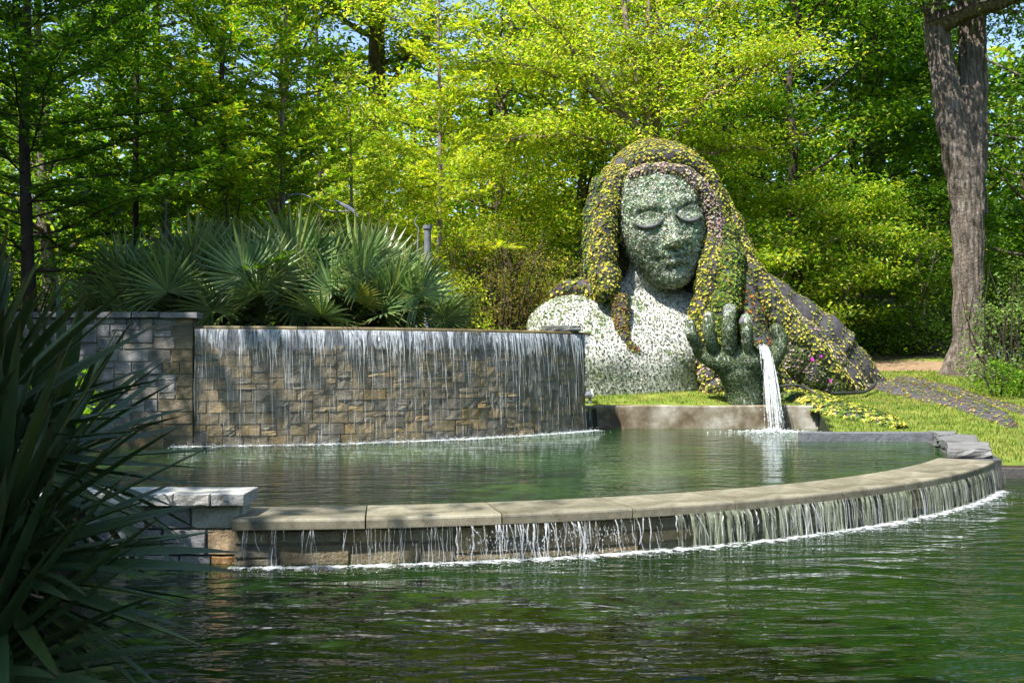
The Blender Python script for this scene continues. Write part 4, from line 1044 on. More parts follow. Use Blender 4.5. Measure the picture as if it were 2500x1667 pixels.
# hoses and lamp
def hose(path, rad, label):
    P = spline(np.array([W(*p) for p in path]), 30); V, Q = tube(P, rad, 8); obj('drip_hose', V, Q, mat=M['rubber'], smooth=True, label=label, cat='hose')
hose([(2138, 934, 29.2), (2132, 944, 29.0), (2120, 952, 28.7), (2100, 958, 28.2), (2026, 960, 27.9)], .045, 'thick black hose curving round the lower right of the statue')
hose([(1905, 943, 27.6), (1935, 940, 27.55), (1965, 945, 27.5), (1990, 960, 27.3)], .03, 'thin black hose among the flowers right of the water jet')
fl = thing('floodlight', W(1440, 975, 26.9), 'small grey garden floodlight on the grass beside the waterfall wall', 'lamp')
c = org(fl)
mb = MB(); mb.box(c+np.array([-.04, -.04, -.1]), c+np.array([.04, .04, .1])); mb.obj('stake', M['metal'], fl)
V, Q = tube(np.array([c+np.array([-.22, 0, .1]), c+np.array([.0, -.02, .14]), c+np.array([.06, -.03, .15])]), [.09, .1, .13], 10); obj('lamp_body', V, Q, mat=M['metal'], parent=fl)
V, Q = tube(np.array([c+np.array([.065, -.03, .152]), c+np.array([.10, -.035, .16]), c+np.array([.101, -.035, .161])]), [.14, .14, .01], 10); obj('lens', V, Q, mat=M['white'], parent=fl)
# ------------------------------------------------------------------ fan palms behind the waterfall
def fan_mesh(r, pal, nbl=28, R=1.0, spread=125, droop=.25, name='frond', tilt=0.):
    """petiole along +x from 0, fan of folded blades beyond it; local z is the blade normal"""
    mb = MB(); pl = r.uniform(.75, 1.1)
    P = np.array([(0, 0, 0), (pl*.5, 0, .05), (pl, 0, 0)]); V, Q = tube(spline(P, 6), np.linspace(.02, .011, 6), 5)
    mb.add(V, Q, col=np.array([.16, .2, .07]))
    for k in range(nbl):
        a = math.radians(-spread+2*spread*(k+.5)/nbl); ln = R*(1-.28*(abs(a)/math.radians(spread))**2)*r.uniform(.9, 1.06)
        d = np.array([math.cos(a), math.sin(a), 0]); s = np.array([-math.sin(a), math.cos(a), 0]); q = np.array([0, .3, .55, .8, 1.0])
        half = np.array([.004, math.radians(spread)/nbl*ln*.32, math.radians(spread)/nbl*ln*.44, .016, .001])
        z = -droop*ln*q**2.2*r.uniform(.6, 1.4)+.08*math.cos(a)*q
        c = np.array([pl, 0, 0])+d*(ln*q)[:, None]+np.array([0, 0, 1])*z[:, None]
        up = np.array([0, 0, 1])*(half*.55)[:, None]
        V = np.stack([c-s*half[:, None]+up, c, c+s*half[:, None]+up], 1).reshape(-1, 3); i = np.arange(4)
        ct, sn = math.cos(tilt), math.sin(tilt); vx = V[:, 0]-pl; V = np.stack([pl+vx*ct-V[:, 2]*sn, V[:, 1], vx*sn+V[:, 2]*ct], -1)
        Q = np.vstack([np.stack([i*3+b, i*3+b+1, (i+1)*3+b+1, (i+1)*3+b], -1) for b in (0, 1)])
        base = tints(r, 1, pal, .12)[0]; tipc = np.array([.26, .19, .09]); cc = np.stack([base, base, base, base*.9+.1*tipc, tipc*.6+base*.4])
        mb.add(V, Q, col=np.repeat(cc, 3, 0))
    V, Q, T, Cc = mb.arr(); return make_mesh(name, V, Q, T, M['palm'], Cc)
r = rng(51)
PGR = [(.12, .20, .07), (.16, .25, .085), (.085, .15, .055), (.22, .29, .09)]
FANS = [fan_mesh(rng(60+i), PGR, 26+i, .92+.04*i, 118+5*i, .10+.04*i, tilt=(0, .5, .9, .3, .7)[i]) for i in range(5)]
FAN_YEL = fan_mesh(rng(70), [(.2, .24, .03), (.26, .28, .05)], 24, .75, 95, .1)
FAN_DEAD = [fan_mesh(rng(71+i), [(.28, .17, .08), (.36, .25, .13), (.2, .12, .06)], 18, .75, 60, .6) for i in range(2)]
def palm(base, n, r, label, sc=1.0, dead=3, yel=0, az0=None):
    root = thing('fan_palm', base, label, 'palm', 'fan palms above the waterfall wall'); b = Vector(base)
    mb = MB(); V, Q = tube(np.array([base, np.asarray(base)+[0, 0, .35]]), [.16, .12], 9); mb.add(V, Q); mb.obj('trunk', M['bark_dark'], root)
    for k in range(n+dead+yel):
        az = k*2.4+r.uniform(-.3, .3); isd = k >= n+yel
        el = r.uniform(-.5, -.15) if isd else math.radians(r.choice([5, 20, 35, 50, 65, 75]))+r.uniform(-.12, .12)
        me = FAN_DEAD[k % 2] if isd else FAN_YEL if k >= n else FANS[int(r.integers(5))]
        s = sc*r.uniform(.85, 1.15)*(.8 if isd else 1)
        Mx = Matrix.Translation(b+Vector((0, 0, .3*sc))) @ Matrix.Rotation(az, 4, 'Z') @ Matrix.Rotation(-el, 4, 'Y') @ Matrix.Rotation(r.uniform(-.6, .6), 4, 'X') @ Matrix.Scale(s, 4)
        inst('frond', me, root, Mx)
for i, (px, d, n, sc, dead, yel, lab) in enumerate([
    (330, 23.2, 11, 1.0, 2, 0, 'fan palm at far left, half hidden by the dark conifer branches'),
    (455, 22.6, 12, .95, 3, 0, 'fan palm above the right end of the grey side wall'),
    (560, 24.6, 13, 1.15, 2, 0, 'tall fan palm behind the left end of the waterfall'),
    (640, 22.7, 12, .9, 3, 0, 'low fan palm with brown hanging fronds above the left part of the waterfall'),
    (735, 24.0, 14, 1.12, 2, 0, 'big blue green fan palm in the middle of the palm row'),
    (830, 23.3, 13, 1.0, 3, 2, 'fan palm with yellowish upright fronds in the palm row'),
    (905, 24.4, 14, 1.05, 3, 0, 'fan palm between the yellowish palm and the rightmost one'),
    (975, 24.0, 12, .92, 2, 0, 'rightmost fan palm with spreading fronds beside the grey post')]):
    x = (px-1250)/FPX*d; palm((x, d, 2.86), n+5, r, lab, sc*1.22, dead+2, yel)

# grey post and metal plant sculptures behind the palms
pp = thing('grey_post', W(1044, 780, 27.2), 'grey metal post with round cap behind the rightmost palm', 'post'); c = org(pp)
V, Q = tube(np.array([c+np.array([0, 0, -.9]), c+np.array([0, 0, 2.3]), c+np.array([0, 0, 2.48])]), .1, 12); obj('pole', V, Q, mat=M['metal'], parent=pp, smooth=True)
V, Q = tube(np.array([c+np.array([0, 0, 2.48]), c+np.array([0, 0, 2.5]), c+np.array([0, 0, 2.6]), c+np.array([0, 0, 2.61])]), [.02, .13, .13, .02], 12); obj('cap', V, Q, mat=M['metal'], parent=pp)
def sculpture(px, d, curls, label):
    b = W(px, 560, d); ms = thing('metal_sculpture', (b[0], b[1], 2.86), label, 'sculpture', 'grey metal sculptures behind the palms')
    for path, blade in curls:
        P = spline(np.array([W(*p) for p in path]), 20); V, Q = tube(P, np.linspace(.026, .012, 20), 8); obj('stem', V, Q, mat=M['metal'], parent=ms, smooth=True)
        if blade:
            P = spline(np.array([W(*p) for p in blade]), 12); V, Q = tube(P, .05*np.sin(np.linspace(.15, 3.0, 12))+.01, 8, flat=(.35, (0, 1, 0))); obj('blade', V, Q, mat=M['metal'], parent=ms, smooth=True)
sculpture(690, 26.5, [([(690, 800, 26.5), (690, 560, 26.5), (692, 500, 26.5), (715, 475, 26.4), (755, 480, 26.3), (785, 510, 26.2), (830, 516, 26.2), (870, 512, 26.2)], [(815, 488, 26.2), (840, 502, 26.2), (860, 514, 26.2), (875, 530, 26.2)]),
                      ([(1018, 800, 26.5), (1020, 600, 26.5), (1022, 560, 26.5), (1012, 545, 26.5), (1020, 525, 26.5)], None)], 'curving grey metal sculpture with drooping blade behind the middle palms')
sculpture(405, 26.0, [([(405, 800, 26.0), (405, 540, 26.0), (404, 490, 26.0), (395, 470, 26.0), (375, 455, 26.0), (345, 455, 26.0)], [(262, 525, 25.8), (285, 518, 25.8), (305, 508, 25.8)]),
                      ([(150, 640, 25.5), (135, 560, 25.5), (105, 515, 25.5), (80, 500, 25.5)], [(185, 485, 25.5), (205, 472, 25.5), (222, 465, 25.5)])], 'grey metal sculpture stems in the shade behind the left conifer')

# ------------------------------------------------------------------ yuccas in the left foreground
def yucca_leaf(r, L=.8, w=.05, name='leaf', dead=False, bend=.18):
    n = 8; q = np.linspace(0, 1, n); half = w*.5*np.interp(q, [0, .15, .45, .8, 1], [.55, .6, 1, .62, .02])
    x = q*L; z = -bend*L*q**2; c = np.stack([x, .02*np.sin(q*3)*L*r.uniform(-1, 1), z], -1)
    s = np.array([0, 1, 0]); up = np.array([0, 0, 1])*(half*.45)[:, None]
    V = np.stack([c-s*half[:, None]+up, c, c+s*half[:, None]+up], 1).reshape(-1, 3); i = np.arange(n-1)
    Q = np.vstack([np.stack([i*3+b, i*3+b+1, (i+1)*3+b+1, (i+1)*3+b], -1) for b in (0, 1)])
    g = np.array(((.045, .085, .034), (.06, .105, .04), (.085, .13, .035))[int(r.integers(3))])
    if dead: g = np.array([.22, .15, .08])
    cc = np.where((q > .9)[:, None], np.array([.16, .09, .045]), g[None]*np.interp(q, [0, .3, 1], [1.3, 1, 1])[:, None])
    edge = np.array([.11, .12, .04]); Cc = np.stack([cc*.75+edge*.25, cc, cc*.75+edge*.25], 1).reshape(-1, 3)
    return make_mesh(name, V, Q, None, M['yucca'], Cc, True)
YL = [yucca_leaf(rng(80+i), .78+.05*(i % 4), .060+.007*(i % 3), bend=(.02, .05, .09, .03, .13, .06)[i]) for i in range(6)]
YD = [yucca_leaf(rng(90+i), .6, .03, dead=True, bend=.5) for i in range(2)]
def yucca(c, n, r, label, sc=1.0, up=.0, dead=6, trunk=1.2, bias=None):
    root = thing('yucca', (c[0], c[1], c[2]-trunk), label, 'yucca', 'yuccas at the left edge of the pond'); b = Vector(c)
    V, Q = tube(np.array([(c[0], c[1], c[2]-trunk), (c[0]+.05, c[1], c[2]-.4), (c[0], c[1], c[2])]), [.12, .1, .09], 9); obj('trunk', V, Q, mat=M['bark_dark'], parent=root)
    for k in range(n+dead):
        isd = k >= n; f = (k+.5)/n
        az = k*2.39996+r.uniform(-.15, .15); el = math.radians(88-128*min(f, 1)**.9)+r.uniform(-.1, .1)+up
        if isd: el = r.uniform(-1.2, -.6)
        if bias is not None and math.cos(az-bias) < -.55 and not isd: continue
        me = YD[k % 2] if isd else YL[int(r.integers(6))]
        Mx = Matrix.Translation(b+Vector((0, 0, -.22*f))) @ Matrix.Rotation(az, 4, 'Z') @ Matrix.Rotation(-el, 4, 'Y') @ Matrix.Rotation(r.uniform(-.5, .5), 4, 'X') @ Matrix.Translation((.03, 0, 0)) @ Matrix.Scale(sc*r.uniform(.85, 1.12), 4)
        inst('leaf', me, root, Mx)
r = rng(88)
c = W(-70, 1040, 4.6); yucca(c, 165, r, 'big yucca head reaching highest at the left edge', 1.1, dead=5)
c = W(-10, 1320, 4.2); yucca(c, 165, r, 'yucca head low over the water with leaves sweeping right', 1.02, dead=9)
c = W(-60, 1600, 3.9); yucca(c, 110, r, 'yucca head in the bottom left corner with drooping leaves', 1.0, dead=6, trunk=.5)
c = W(150, 1080, 6.2); yucca(c, 70, r, 'yucca further back with pale sunlit leaf tips before the grey wall', 1.1, dead=4)
for px, py, d, h, lab in ((170, 1010, 9.5, .6, 'small lime green leafy plant behind the yucca leaves'), (130, 980, 10.2, .6, 'lime green leafy plant half hidden at left of the yucca')):
    b = W(px, py+40, d); shrub('leafy_plant', b, .55, h, r, lab, 12, 16, .11, [(.2, .34, .02), (.26, .4, .03)], 'plant', None, 6, .1)

# ------------------------------------------------------------------ trees
r = rng(101)
CYP = 'feathery conifers behind the wall'  # sun and shade put into leaf colour: lit conifers brighter greens, shaded ones darker
cypress('conifer', gp(62, 23.0), 13.5, rng(201), 'dark feathery conifer at the left edge with long low boughs', 84, 6.4, DG[1:]+MG, .12, .16, group=CYP, size=.19)
cypress('conifer', gp(548, 26.5), 14, rng(202), 'tall feathery conifer with straight dark trunk above the palms', 74, 4.6, MG+YG[:2], .16, .11, group=CYP, size=.185)
cypress('conifer', gp(688, 29), 13, rng(203), 'slender feathery conifer with pale upper trunk right of the tall one', 64, 3.6, MG+YG[:3], .14, .10, 'bark_pale', group=CYP, size=.185)
cypress('conifer', gp(1062, 30.5), 13, rng(204), 'thin conifer with long pale bare trunk left of the statue', 56, 2.8, YG, .12, .085, 'bark_pale', group=CYP, size=.185)
cypress('conifer', gp(318, 27.5), 14, rng(205), 'shaded conifer behind the leftmost palm', 70, 4.2, MG+MG+DG[3:], .14, .10, group=CYP, size=.185)
cypress('conifer', gp(852, 32), 9, rng(206), 'short young conifer between the pale trunked ones', 50, 2.8, YG+MG[:2], .14, .07, 'bark_pale', group=CYP, size=.16)

WD = 'woodland trees behind the garden'
broadleaf('broadleaf_tree', gp(930, 47), 26, 6, rng(301), 'large old tree with thick rough trunk behind the conifers', trunk_r=.62, z_lo=.3, nb=26, per=50, size=.26, pal=YG+MG[:1], group=WD, sh=.8, sv=.3)

r = rng(302); mt = thing('multi_stem_tree', gp(1590, 34.5), 'many stemmed tree with wide sunny yellow green sprays behind the statue', 'tree', WD)
mb = MB(); lv = MB(); cents = []
for path in ([(1590, 880, 34.5, 26), (1588, 560, 34.4, 20), (1582, 330, 34.2, 15), (1555, 190, 34, 12), (1535, 70, 34, 10), (1520, -120, 34, 7)],
             [(1586, 340, 34.2, 12), (1510, 255, 33.6, 9), (1440, 170, 33, 7), (1370, 90, 32.6, 6), (1290, 20, 32.3, 4)],
             [(1580, 330, 34.2, 10), (1480, 265, 33.3, 7), (1370, 200, 32.5, 5.5), (1250, 160, 32, 4), (1140, 150, 31.6, 3)],
             [(1590, 360, 34.4, 13), (1598, 200, 34.6, 10), (1590, 60, 34.8, 8), (1560, -140, 35, 6)],
             [(1594, 380, 34.4, 12), (1622, 220, 34.8, 9), (1625, 60, 35, 7), (1612, -160, 35, 5)],
             [(1596, 420, 34.4, 10), (1680, 300, 33.6, 8), (1790, 210, 33, 6), (1900, 150, 32.6, 4), (1980, 120, 32.4, 3)],
             [(1588, 400, 34.3, 9), (1490, 350, 33, 7), (1380, 325, 32, 5), (1270, 330, 31.4, 4), (1190, 350, 31, 3)],
             [(1592, 440, 34.4, 9), (1700, 400, 35, 7), (1810, 360, 35.5, 5), (1900, 350, 36, 4)],
             [(1590, 300, 34.4, 9), (1660, 120, 34.4, 7), (1760, 0, 34.6, 5), (1850, -120, 35, 4)],
             [(1588, 340, 34.8, 9), (1470, 180, 36, 7), (1380, 0, 37, 5), (1330, -140, 37.5, 4)]):
    A = spline(np.array(path, float), 26); P = np.stack([(A[:, 0]-1250)/FPX*A[:, 2], A[:, 2], EYE-(A[:, 1]-HOR)/FPX*A[:, 2]], -1); R = A[:, 3]/FPX*A[:, 2]
    P[3:] += np.cumsum(r.normal(0, .05, (len(P)-3, 3)), 0); R = R*.78
    V, Q = tube(P, R, 8); mb.add(V, Q)
    for i in range(7, 26):
        if P[i, 2] < 6.5: continue
        for j in range(2):
            az = r.uniform(0, 6.283); d = norm(np.array([math.cos(az), math.sin(az)+.45, r.uniform(-.1, .35)])); B, _ = limb(P[i], d, r.uniform(1.0, 2.3), r, 5, .05)
            V, Q = tube(B, np.linspace(max(.012, R[i]*.3), .006, 5), 4); mb.add(V, Q); cents += [B[2], B[3], B[4]]
leaf_cloud(lv, cents, 34, .5, .12, .17, r, YG, .6); mb.obj('trunk', M['bark_pale'], mt, smooth=True); lv.obj('crown', M['leaf'], mt)
broadleaf('broadleaf_tree', gp(1950, 40), 19, 5.5, rng(303), 'slim dark trunked tree right of the statue hair', trunk_r=.24, z_lo=.16, nb=30, per=44, size=.2, pal=MG+YG[:1], group=WD, sh=.7, sv=.22, bark='bark_dark')
broadleaf('broadleaf_tree', gp(2140, 50), 27, 6.5, rng(304), 'tall reddish trunked tree left of the forked trunk', trunk_r=.7, z_lo=.3, nb=28, per=48, size=.27, pal=MG+DG[:1], group=WD, sh=.85, sv=.3)
broadleaf('broadleaf_tree', gp(2060, 43), 18, 5, rng(305), 'leaning slender tree between the slim tree and the reddish trunk', trunk_r=.18, z_lo=.15, nb=28, per=42, size=.2, pal=MG, lean=(.06, 0), group=WD, sh=.7, sv=.22, bark='bark_dark')
broadleaf('broadleaf_tree', gp(2520, 42), 19, 6, rng(306), 'leafy tree at the right edge behind the forked trunk', trunk_r=.26, z_lo=.12, nb=30, per=46, size=.2, pal=MG+DG[:2], group=WD, sh=.7, sv=.24)
broadleaf('broadleaf_tree', gp(1230, 41), 18, 6, rng(307), 'bright leafy tree left of the statue head', trunk_r=.25, z_lo=.1, nb=32, per=46, size=.2, pal=YG, group=WD, sh=.7, sv=.22)
broadleaf('broadleaf_tree', gp(1420, 47), 22, 6.5, rng(308), 'tall tree behind the statue head', trunk_r=.3, z_lo=.15, nb=30, per=46, size=.24, pal=YG+MG[:2], group=WD, sh=.8, sv=.28)
broadleaf('broadleaf_tree', gp(700, 44), 20, 6, rng(309), 'tall leafy tree behind the slender conifer', trunk_r=.3, z_lo=.12, nb=30, per=46, size=.22, pal=YG+MG, group=WD, sh=.8, sv=.28)
broadleaf('broadleaf_tree', gp(400, 42), 19, 6, rng(310), 'leafy tree behind the shaded conifer', trunk_r=.3, z_lo=.12, nb=30, per=46, size=.21, pal=MG+YG[:2], group=WD, sh=.8, sv=.28)
broadleaf('broadleaf_tree', gp(110, 38), 16, 5.5, rng(311), 'leafy tree at the far left behind the dark conifer', trunk_r=.28, z_lo=.12, nb=30, per=46, size=.2, pal=MG+YG[:1], group=WD, sh=.8, sv=.28)
broadleaf('broadleaf_tree', gp(1760, 50), 22, 6.5, rng(312), 'tall tree between the multi stemmed tree and the slim dark one', trunk_r=.3, z_lo=.12, nb=30, per=46, size=.25, pal=MG+YG[:2], group=WD, sh=.85, sv=.28)
broadleaf('broadleaf_tree', gp(2330, 48), 24, 6.5, rng(313), 'tall dark tree behind the forked trunk', trunk_r=.3, z_lo=.12, nb=30, per=46, size=.26, pal=DG+MG[:2], group=WD, sh=.85, sv=.3)
for k, (px, d, lab) in enumerate(((1120, 36, 'low sunny understorey tree beside the thin pale conifer'), (1860, 36.5, 'low understorey tree with fresh green sprays right of the hair'), (2230, 39.5, 'low shaded understorey tree left of the forked trunk'), (2030, 38.5, 'low bright understorey tree above the sand path'), (960, 38, 'low understorey tree below the thick old trunk'))):
    broadleaf('understorey_tree', gp(px, d), (7.5, 7, 7, 6, 8)[k], 3.4, rng(330+k), lab, trunk_r=.1, z_lo=.12, nb=22, per=34, size=.16, pal=(YG, YG+MG[:2], MG+DG[:1], YG+MG, YG+MG[:1])[k], group='understorey trees', sh=.5, sv=.13, stems=2, bark='bark_pale')

# forked oak on the right
b = np.array(gp(2372, 33.0)); ft = thing('forked_tree', b, 'massive tree with rough grey trunk forking into two stems at right', 'tree')
mb = MB()
def trunk_path(path, seg=72, n=150):
    A = spline(np.array(path, float), n); P = np.stack([(A[:, 0]-1250)/FPX*A[:, 2], A[:, 2], EYE-(A[:, 1]-HOR)/FPX*A[:, 2]], -1); R = A[:, 3]/FPX*A[:, 2]
    V, Q = tube(P, R, seg); a = np.tile(np.arange(seg)/seg*6.283, n); zz = V[:, 2]
    c = np.repeat(P, seg, 0); rel = norm(V-c)
    fl = np.repeat(np.exp(-(P[:, 2]-P[0, 2])/.8), seg)
    rid = np.repeat(np.minimum(1, R/.3), seg)*(.075*np.abs(np.sin(a*10+1.3*np.sin(zz*1.1)+.8*np.sin(zz*2.7+a*2)))*(.6+.4*np.sin(zz*3.1+a*5))+.05*vnoise(V*2.5, 4))+fl*.22*np.sin(a*4+1)
    mb.add(V+rel*rid[:, None], Q); return P
P1 = trunk_path([(2364, 935, 33, 68), (2364, 895, 33, 52), (2364, 820, 33, 35), (2364, 700, 33, 32), (2364, 560, 33, 34), (2355, 440, 33, 37), (2332, 330, 33, 35), (2306, 200, 33, 28), (2288, 80, 33, 25), (2274, -60, 33, 24), (2250, -260, 33.3, 21), (2200, -520, 34, 14)])
P2 = trunk_path([(2368, 520, 33.2, 30), (2374, 380, 33.2, 30), (2376, 240, 33.2, 29), (2374, 100, 33.2, 28), (2372, -60, 33.3, 27), (2385, -280, 33.6, 23), (2440, -560, 34, 13)])
P3 = trunk_path([(2275, 60, 32.9, 16), (2320, 45, 32.4, 13), (2380, 18, 31.8, 11), (2460, -5, 31.2, 10), (2560, -60, 30.6, 8)], 10, 20)
cents = []
r = rng(345)
for Pb in (P1[110:], P2[75:], P3[8:]):
    for k in range(7):
        i = int(r.integers(0, len(Pb)-1)); az = r.uniform(0, 6.28); d = norm(np.array([math.cos(az), math.sin(az), r.uniform(.0, .6)]))
        B, _ = limb(Pb[i], d, r.uniform(2.5, 5), r, 7, .2); V, Q = tube(B, np.linspace(.11, .012, 7), 6); mb.add(V, Q)
        for j in range(5):
            B2, _ = limb(B[2+j % 5], norm(rand_unit(r, 1)[0]+d), r.uniform(.8, 1.8), r, 4); V, Q = tube(B2, np.linspace(.03, .006, 4), 4); mb.add(V, Q); cents += [B2[1], B2[2], B2[3]]
mb.obj('trunk', M['bark'], ft, smooth=True)
lv = MB(); leaf_cloud(lv, cents, 50, .6, .25, .17, r, MG+DG); lv.obj('crown', M['leaf'], ft)

# shrubs
r = rng(360)
TH = [(.20, .20, .03), (.26, .22, .05), (.15, .17, .02), (.30, .22, .08), (.18, .12, .05)]
shrub('thicket', gp(1215, 30), 3.4, 3.9, r, 'tall olive brown twiggy shrub left of the statue', 150, 60, .085, TH, stems=34, sh=.24, depth=2.2)
shrub('thicket', gp(1350, 31.5), 3.0, 4.4, r, 'yellowish twiggy shrub pressed against the statue hair', 140, 60, .09, TH+YG, stems=30, sh=.24, depth=2.2)
shrub('thicket', gp(1120, 29), 2.0, 2.2, r, 'low bright green shrub right of the palms', 70, 50, .09, YG, stems=14, sh=.2)
shrub('leafy_shrub', gp(2480, 30.0), 3.2, 4.0, r, 'light green round leaved shrub in front of the forked trunk at right', 95, 34, .13, [(.16, .25, .06), (.22, .31, .09), (.12, .2, .04)], stems=22, sh=.24, flat=.6)
shrub('leafy_shrub', gp(2440, 28.6), 1.5, 1.0, r, 'low ground shrub at the foot of the forked trunk', 36, 34, .1, MG, stems=10, sh=.16, depth=1.2)
for k, (px, d, w, h, pal, lab) in enumerate(((1900, 33.5, 2.6, 2.2, YG+MG[:1], 'fresh green shrub just behind the trailing hair'), (2000, 38.8, 3.5, 2.4, MG+DG, 'dark shrub behind the sand path'), (2130, 39.2, 3.6, 2.0, DG+MG[:2], 'shaded shrub bank left of the forked trunk'),
                                              (2240, 38.6, 3.0, 2.4, DG+MG, 'shaded shrub beside the forked trunk'), (1800, 35, 3.2, 3.0, MG+YG[:2], 'green shrub behind the statue shoulder'), (2440, 39, 4.0, 4.2, DG+MG[:1], 'tall dark shrub behind the light green one'),
                                              (1640, 40, 5, 3.5, MG+YG[:2], 'shrub bank behind the statue head'), (1000, 33.5, 3.0, 2.6, YG+MG[:2], 'sunny shrub behind the palms at right'), (780, 33, 3.4, 2.8, YG+MG, 'green shrub behind the middle palms'),
                                              (560, 33.5, 3.8, 3.0, MG+YG[:1], 'green shrub behind the left palms'), (250, 32, 4.2, 3.2, MG+DG, 'shaded shrub behind the leftmost palm'), (60, 28, 3.2, 3.0, DG+MG[:1], 'dark shrub at the left edge behind the conifer trunk'))):
    shrub('leafy_shrub', gp(px, d), w, h, rng(380+k), lab, int(26*w), 38, .13, pal, stems=10, sh=.28, group='shrubs at the wood edge')
b = W(2440, 885, 37.5)
mb = MB(); V, Q = tube(spline(np.array([b+np.array([-.5, 0, -.3]), b+np.array([-.1, 0, .12]), b+np.array([.5, 0, .2]), b+np.array([.9, 0, -.2])]), 12), .32*np.sin(np.linspace(.3, 2.8, 12)), 10, flat=(.5, (0, 1, 0)))
obj('white_sheet', V, Q, mat=M['white'], smooth=True, label='crumpled white sheet behind the shrub at the right edge', cat='sheet')

# ground plants under the palms and at the path, grass fringe
r = rng(400); mb = MB()
n = 70000; x = r.uniform(1.6, 22, n); y = r.uniform(19.9, 34, n)
zz = zone(x, y); k = (zz == 1) & ~((x < 8.3) & (y < 26.55) & (y > 26.0)); x, y = x[k], y[k]; n = len(x); z = height(x, y)
az = r.uniform(0, 6.28, n); D = norm(np.column_stack([np.cos(az)*.4, np.sin(az)*.4, np.ones(n)])); s = r.uniform(.04, .10, n)
V, Q = leaf_quads(np.column_stack([x, y, z-.005]), D, norm(np.column_stack([-np.sin(az), np.cos(az), np.zeros(n)+.1])), s, s*.25)
dry = (vnoise(np.column_stack([x*.9, y*1.3, x*0]), 17)+r.normal(0, .3, n) > .35)[:, None]
mb.add(V, Q, col=np.repeat(np.where(dry, tints(r, n, [(.34, .30, .10), (.40, .33, .14), (.28, .27, .07)]), tints(r, n, [(.12, .19, .015), (.17, .23, .025), (.22, .25, .04), (.09, .15, .012)])), 4, 0)); mb.obj('grass', M['leaf'], kind='stuff', label='short sunlit grass blades on the lawn', cat='grass')
mb = MB(); n = 1500; x = r.uniform(8.5, 24, n); y = r.uniform(20, 34, n); k = zone(x, y) == 1; x, y = x[k], y[k]; n = len(x)
V, Q = leaf_quads(np.column_stack([x, y, height(x, y)+.012]), norm(np.column_stack([r.normal(size=(n, 2)), np.zeros(n)+.15])), np.tile([[0, 0, 1.0]], (n, 1)), np.full(n, .05), np.full(n, .035))
mb.add(V, Q, col=np.repeat(tints(r, n, [(.42, .28, .14), (.5, .36, .2), (.3, .18, .08)]), 4, 0)); mb.obj('fallen_leaves', M['plant'], kind='stuff', label='scattered pale fallen leaves on the right lawn', cat='leaf litter')
mb = MB(); n = 230; cs_ = np.column_stack([r.uniform(-11, 0, n), r.uniform(21.5, 27, n), np.full(n, 2.95)])
cs_ = cs_[np.hypot(cs_[:, 0]-C2[0], cs_[:, 1]-C2[1]) < RW-.8]; leaf_cloud(mb, cs_, 26, .22, .12, .09, r, MG+DG, .4); mb.obj('ground_cover', M['leaf'], kind='stuff', label='low green ground cover under the fan palms', cat='ground cover')
mb = MB(); n = 1100; x = r.uniform(-34, 38, n); y = r.uniform(37.5, 56, n); leaf_cloud(mb, np.column_stack([x, y, height(x, y)+3.2*r.random(n)**2+.1]), 26, .5, .25, .2, r, MG+YG[:2]+DG[:1], .4)
mb.obj('undergrowth', M['leaf'], kind='stuff', label='leafy undergrowth on the wooded slope', cat='undergrowth')

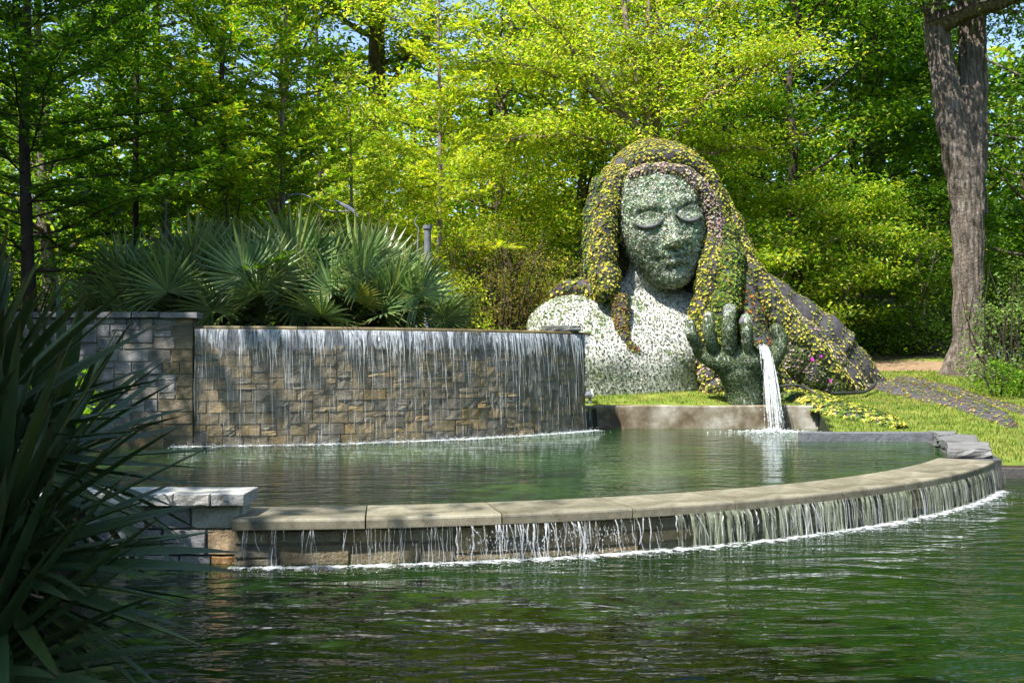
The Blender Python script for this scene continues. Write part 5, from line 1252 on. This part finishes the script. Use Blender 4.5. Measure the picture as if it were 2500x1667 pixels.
# far wood closing the view
mb = MB(); wd = MB(); n = 4200
x = r.uniform(-46, 50, n); y = r.uniform(56, 80, n); gz = height(x, y); top = 15+5*vnoise(np.column_stack([x*.18, y*.1, x*0]), 3); z = gz+r.random(n)**1.25*top; low = r.random(n) < .3; z[low] = gz[low]+r.random(low.sum())*6
leaf_cloud(mb, np.column_stack([x, y, z]), 18, 1.3, .7, .75, r, MG+YG[:2]+DG[:1], .4)
for k in range(46):
    xx, yy = r.uniform(-44, 48), r.uniform(55, 78); g = G(xx, yy); V, Q = tube(np.array([(xx, yy, g-.3), (xx+r.normal(0, .3), yy, g+8), (xx+r.normal(0, .6), yy, g+17)]), [.3, .2, .08], 6); wd.add(V, Q)
V1, Q1, T1, C1c = mb.arr(); fwd = obj('far_wood', V1, Q1, mat=M['leaf'], col=C1c, kind='stuff', label='distant green wood closing the view behind the trees', cat='wood')
wd.obj('trunks', M['bark_dark'], fwd, kind='stuff')

# woods enclosing the garden beside and behind the viewer
mb = MB(); n = 2600; a = r.uniform(math.radians(125), math.radians(415), n); q = r.uniform(31, 46, n)
x = q*np.cos(a); y = 8+q*np.sin(a); k = ~((y > 15) & (np.abs(x) < .62*y+4)); x, y = x[k], y[k]
z = .5+r.random(len(x))**.9*(15+4*np.sin(x*.3)+3*np.sin(y*.4))
leaf_cloud(mb, np.column_stack([x, y, z]), 14, 1.5, .9, 1.0, r, MG+DG, .35)
for k in range(60):
    a = math.radians(r.uniform(130, 410)); q = r.uniform(31, 46); xx, yy = q*math.cos(a), 8+q*math.sin(a)
    if yy > 15 and abs(xx) < .62*yy+5: continue
    V, Q = tube(np.array([(xx, yy, 0), (xx+r.normal(0, .3), yy, 8), (xx+r.normal(0, .6), yy, 16)]), [.35, .25, .1], 6); mb.add(V, Q, col=np.array([.07, .05, .035]))
mb.obj('surrounding_wood', M['leaf'], kind='stuff', label='woods enclosing the garden beside and behind the viewer', cat='wood')
# big trees beside and behind the viewer: they shade the left bank, the walls and part of the pool
SH = 'tall shade trees beside the pond'
for k, (x, y, H, rad, tr, zlo, nb, lab) in enumerate(((-16.5, 15.5, 24, 6.0, .5, .3, 34, 'tall shade tree on the left bank'), (-20.5, 22, 21, 5.5, .45, .25, 30, 'tall shade tree left of the side wall'), (-13.2, 4.5, 22, 5.5, .5, .42, 26, 'tall shade tree beside the viewer'), (-9.5, -6.0, 20, 5.0, .45, .4, 20, 'tall shade tree behind the viewer'), (-6.2, -.6, 14, 4.2, .3, .3, 40, 'smaller shade tree leaning over the yuccas'))):
    broadleaf('shade_tree', (x, y, .4), H, rad, rng(500+k), lab, trunk_r=tr, z_lo=zlo, nb=nb, per=(11, 14, 8, 12, 14)[k], size=.42, pal=MG, group=SH, sh=.9, sv=.4)
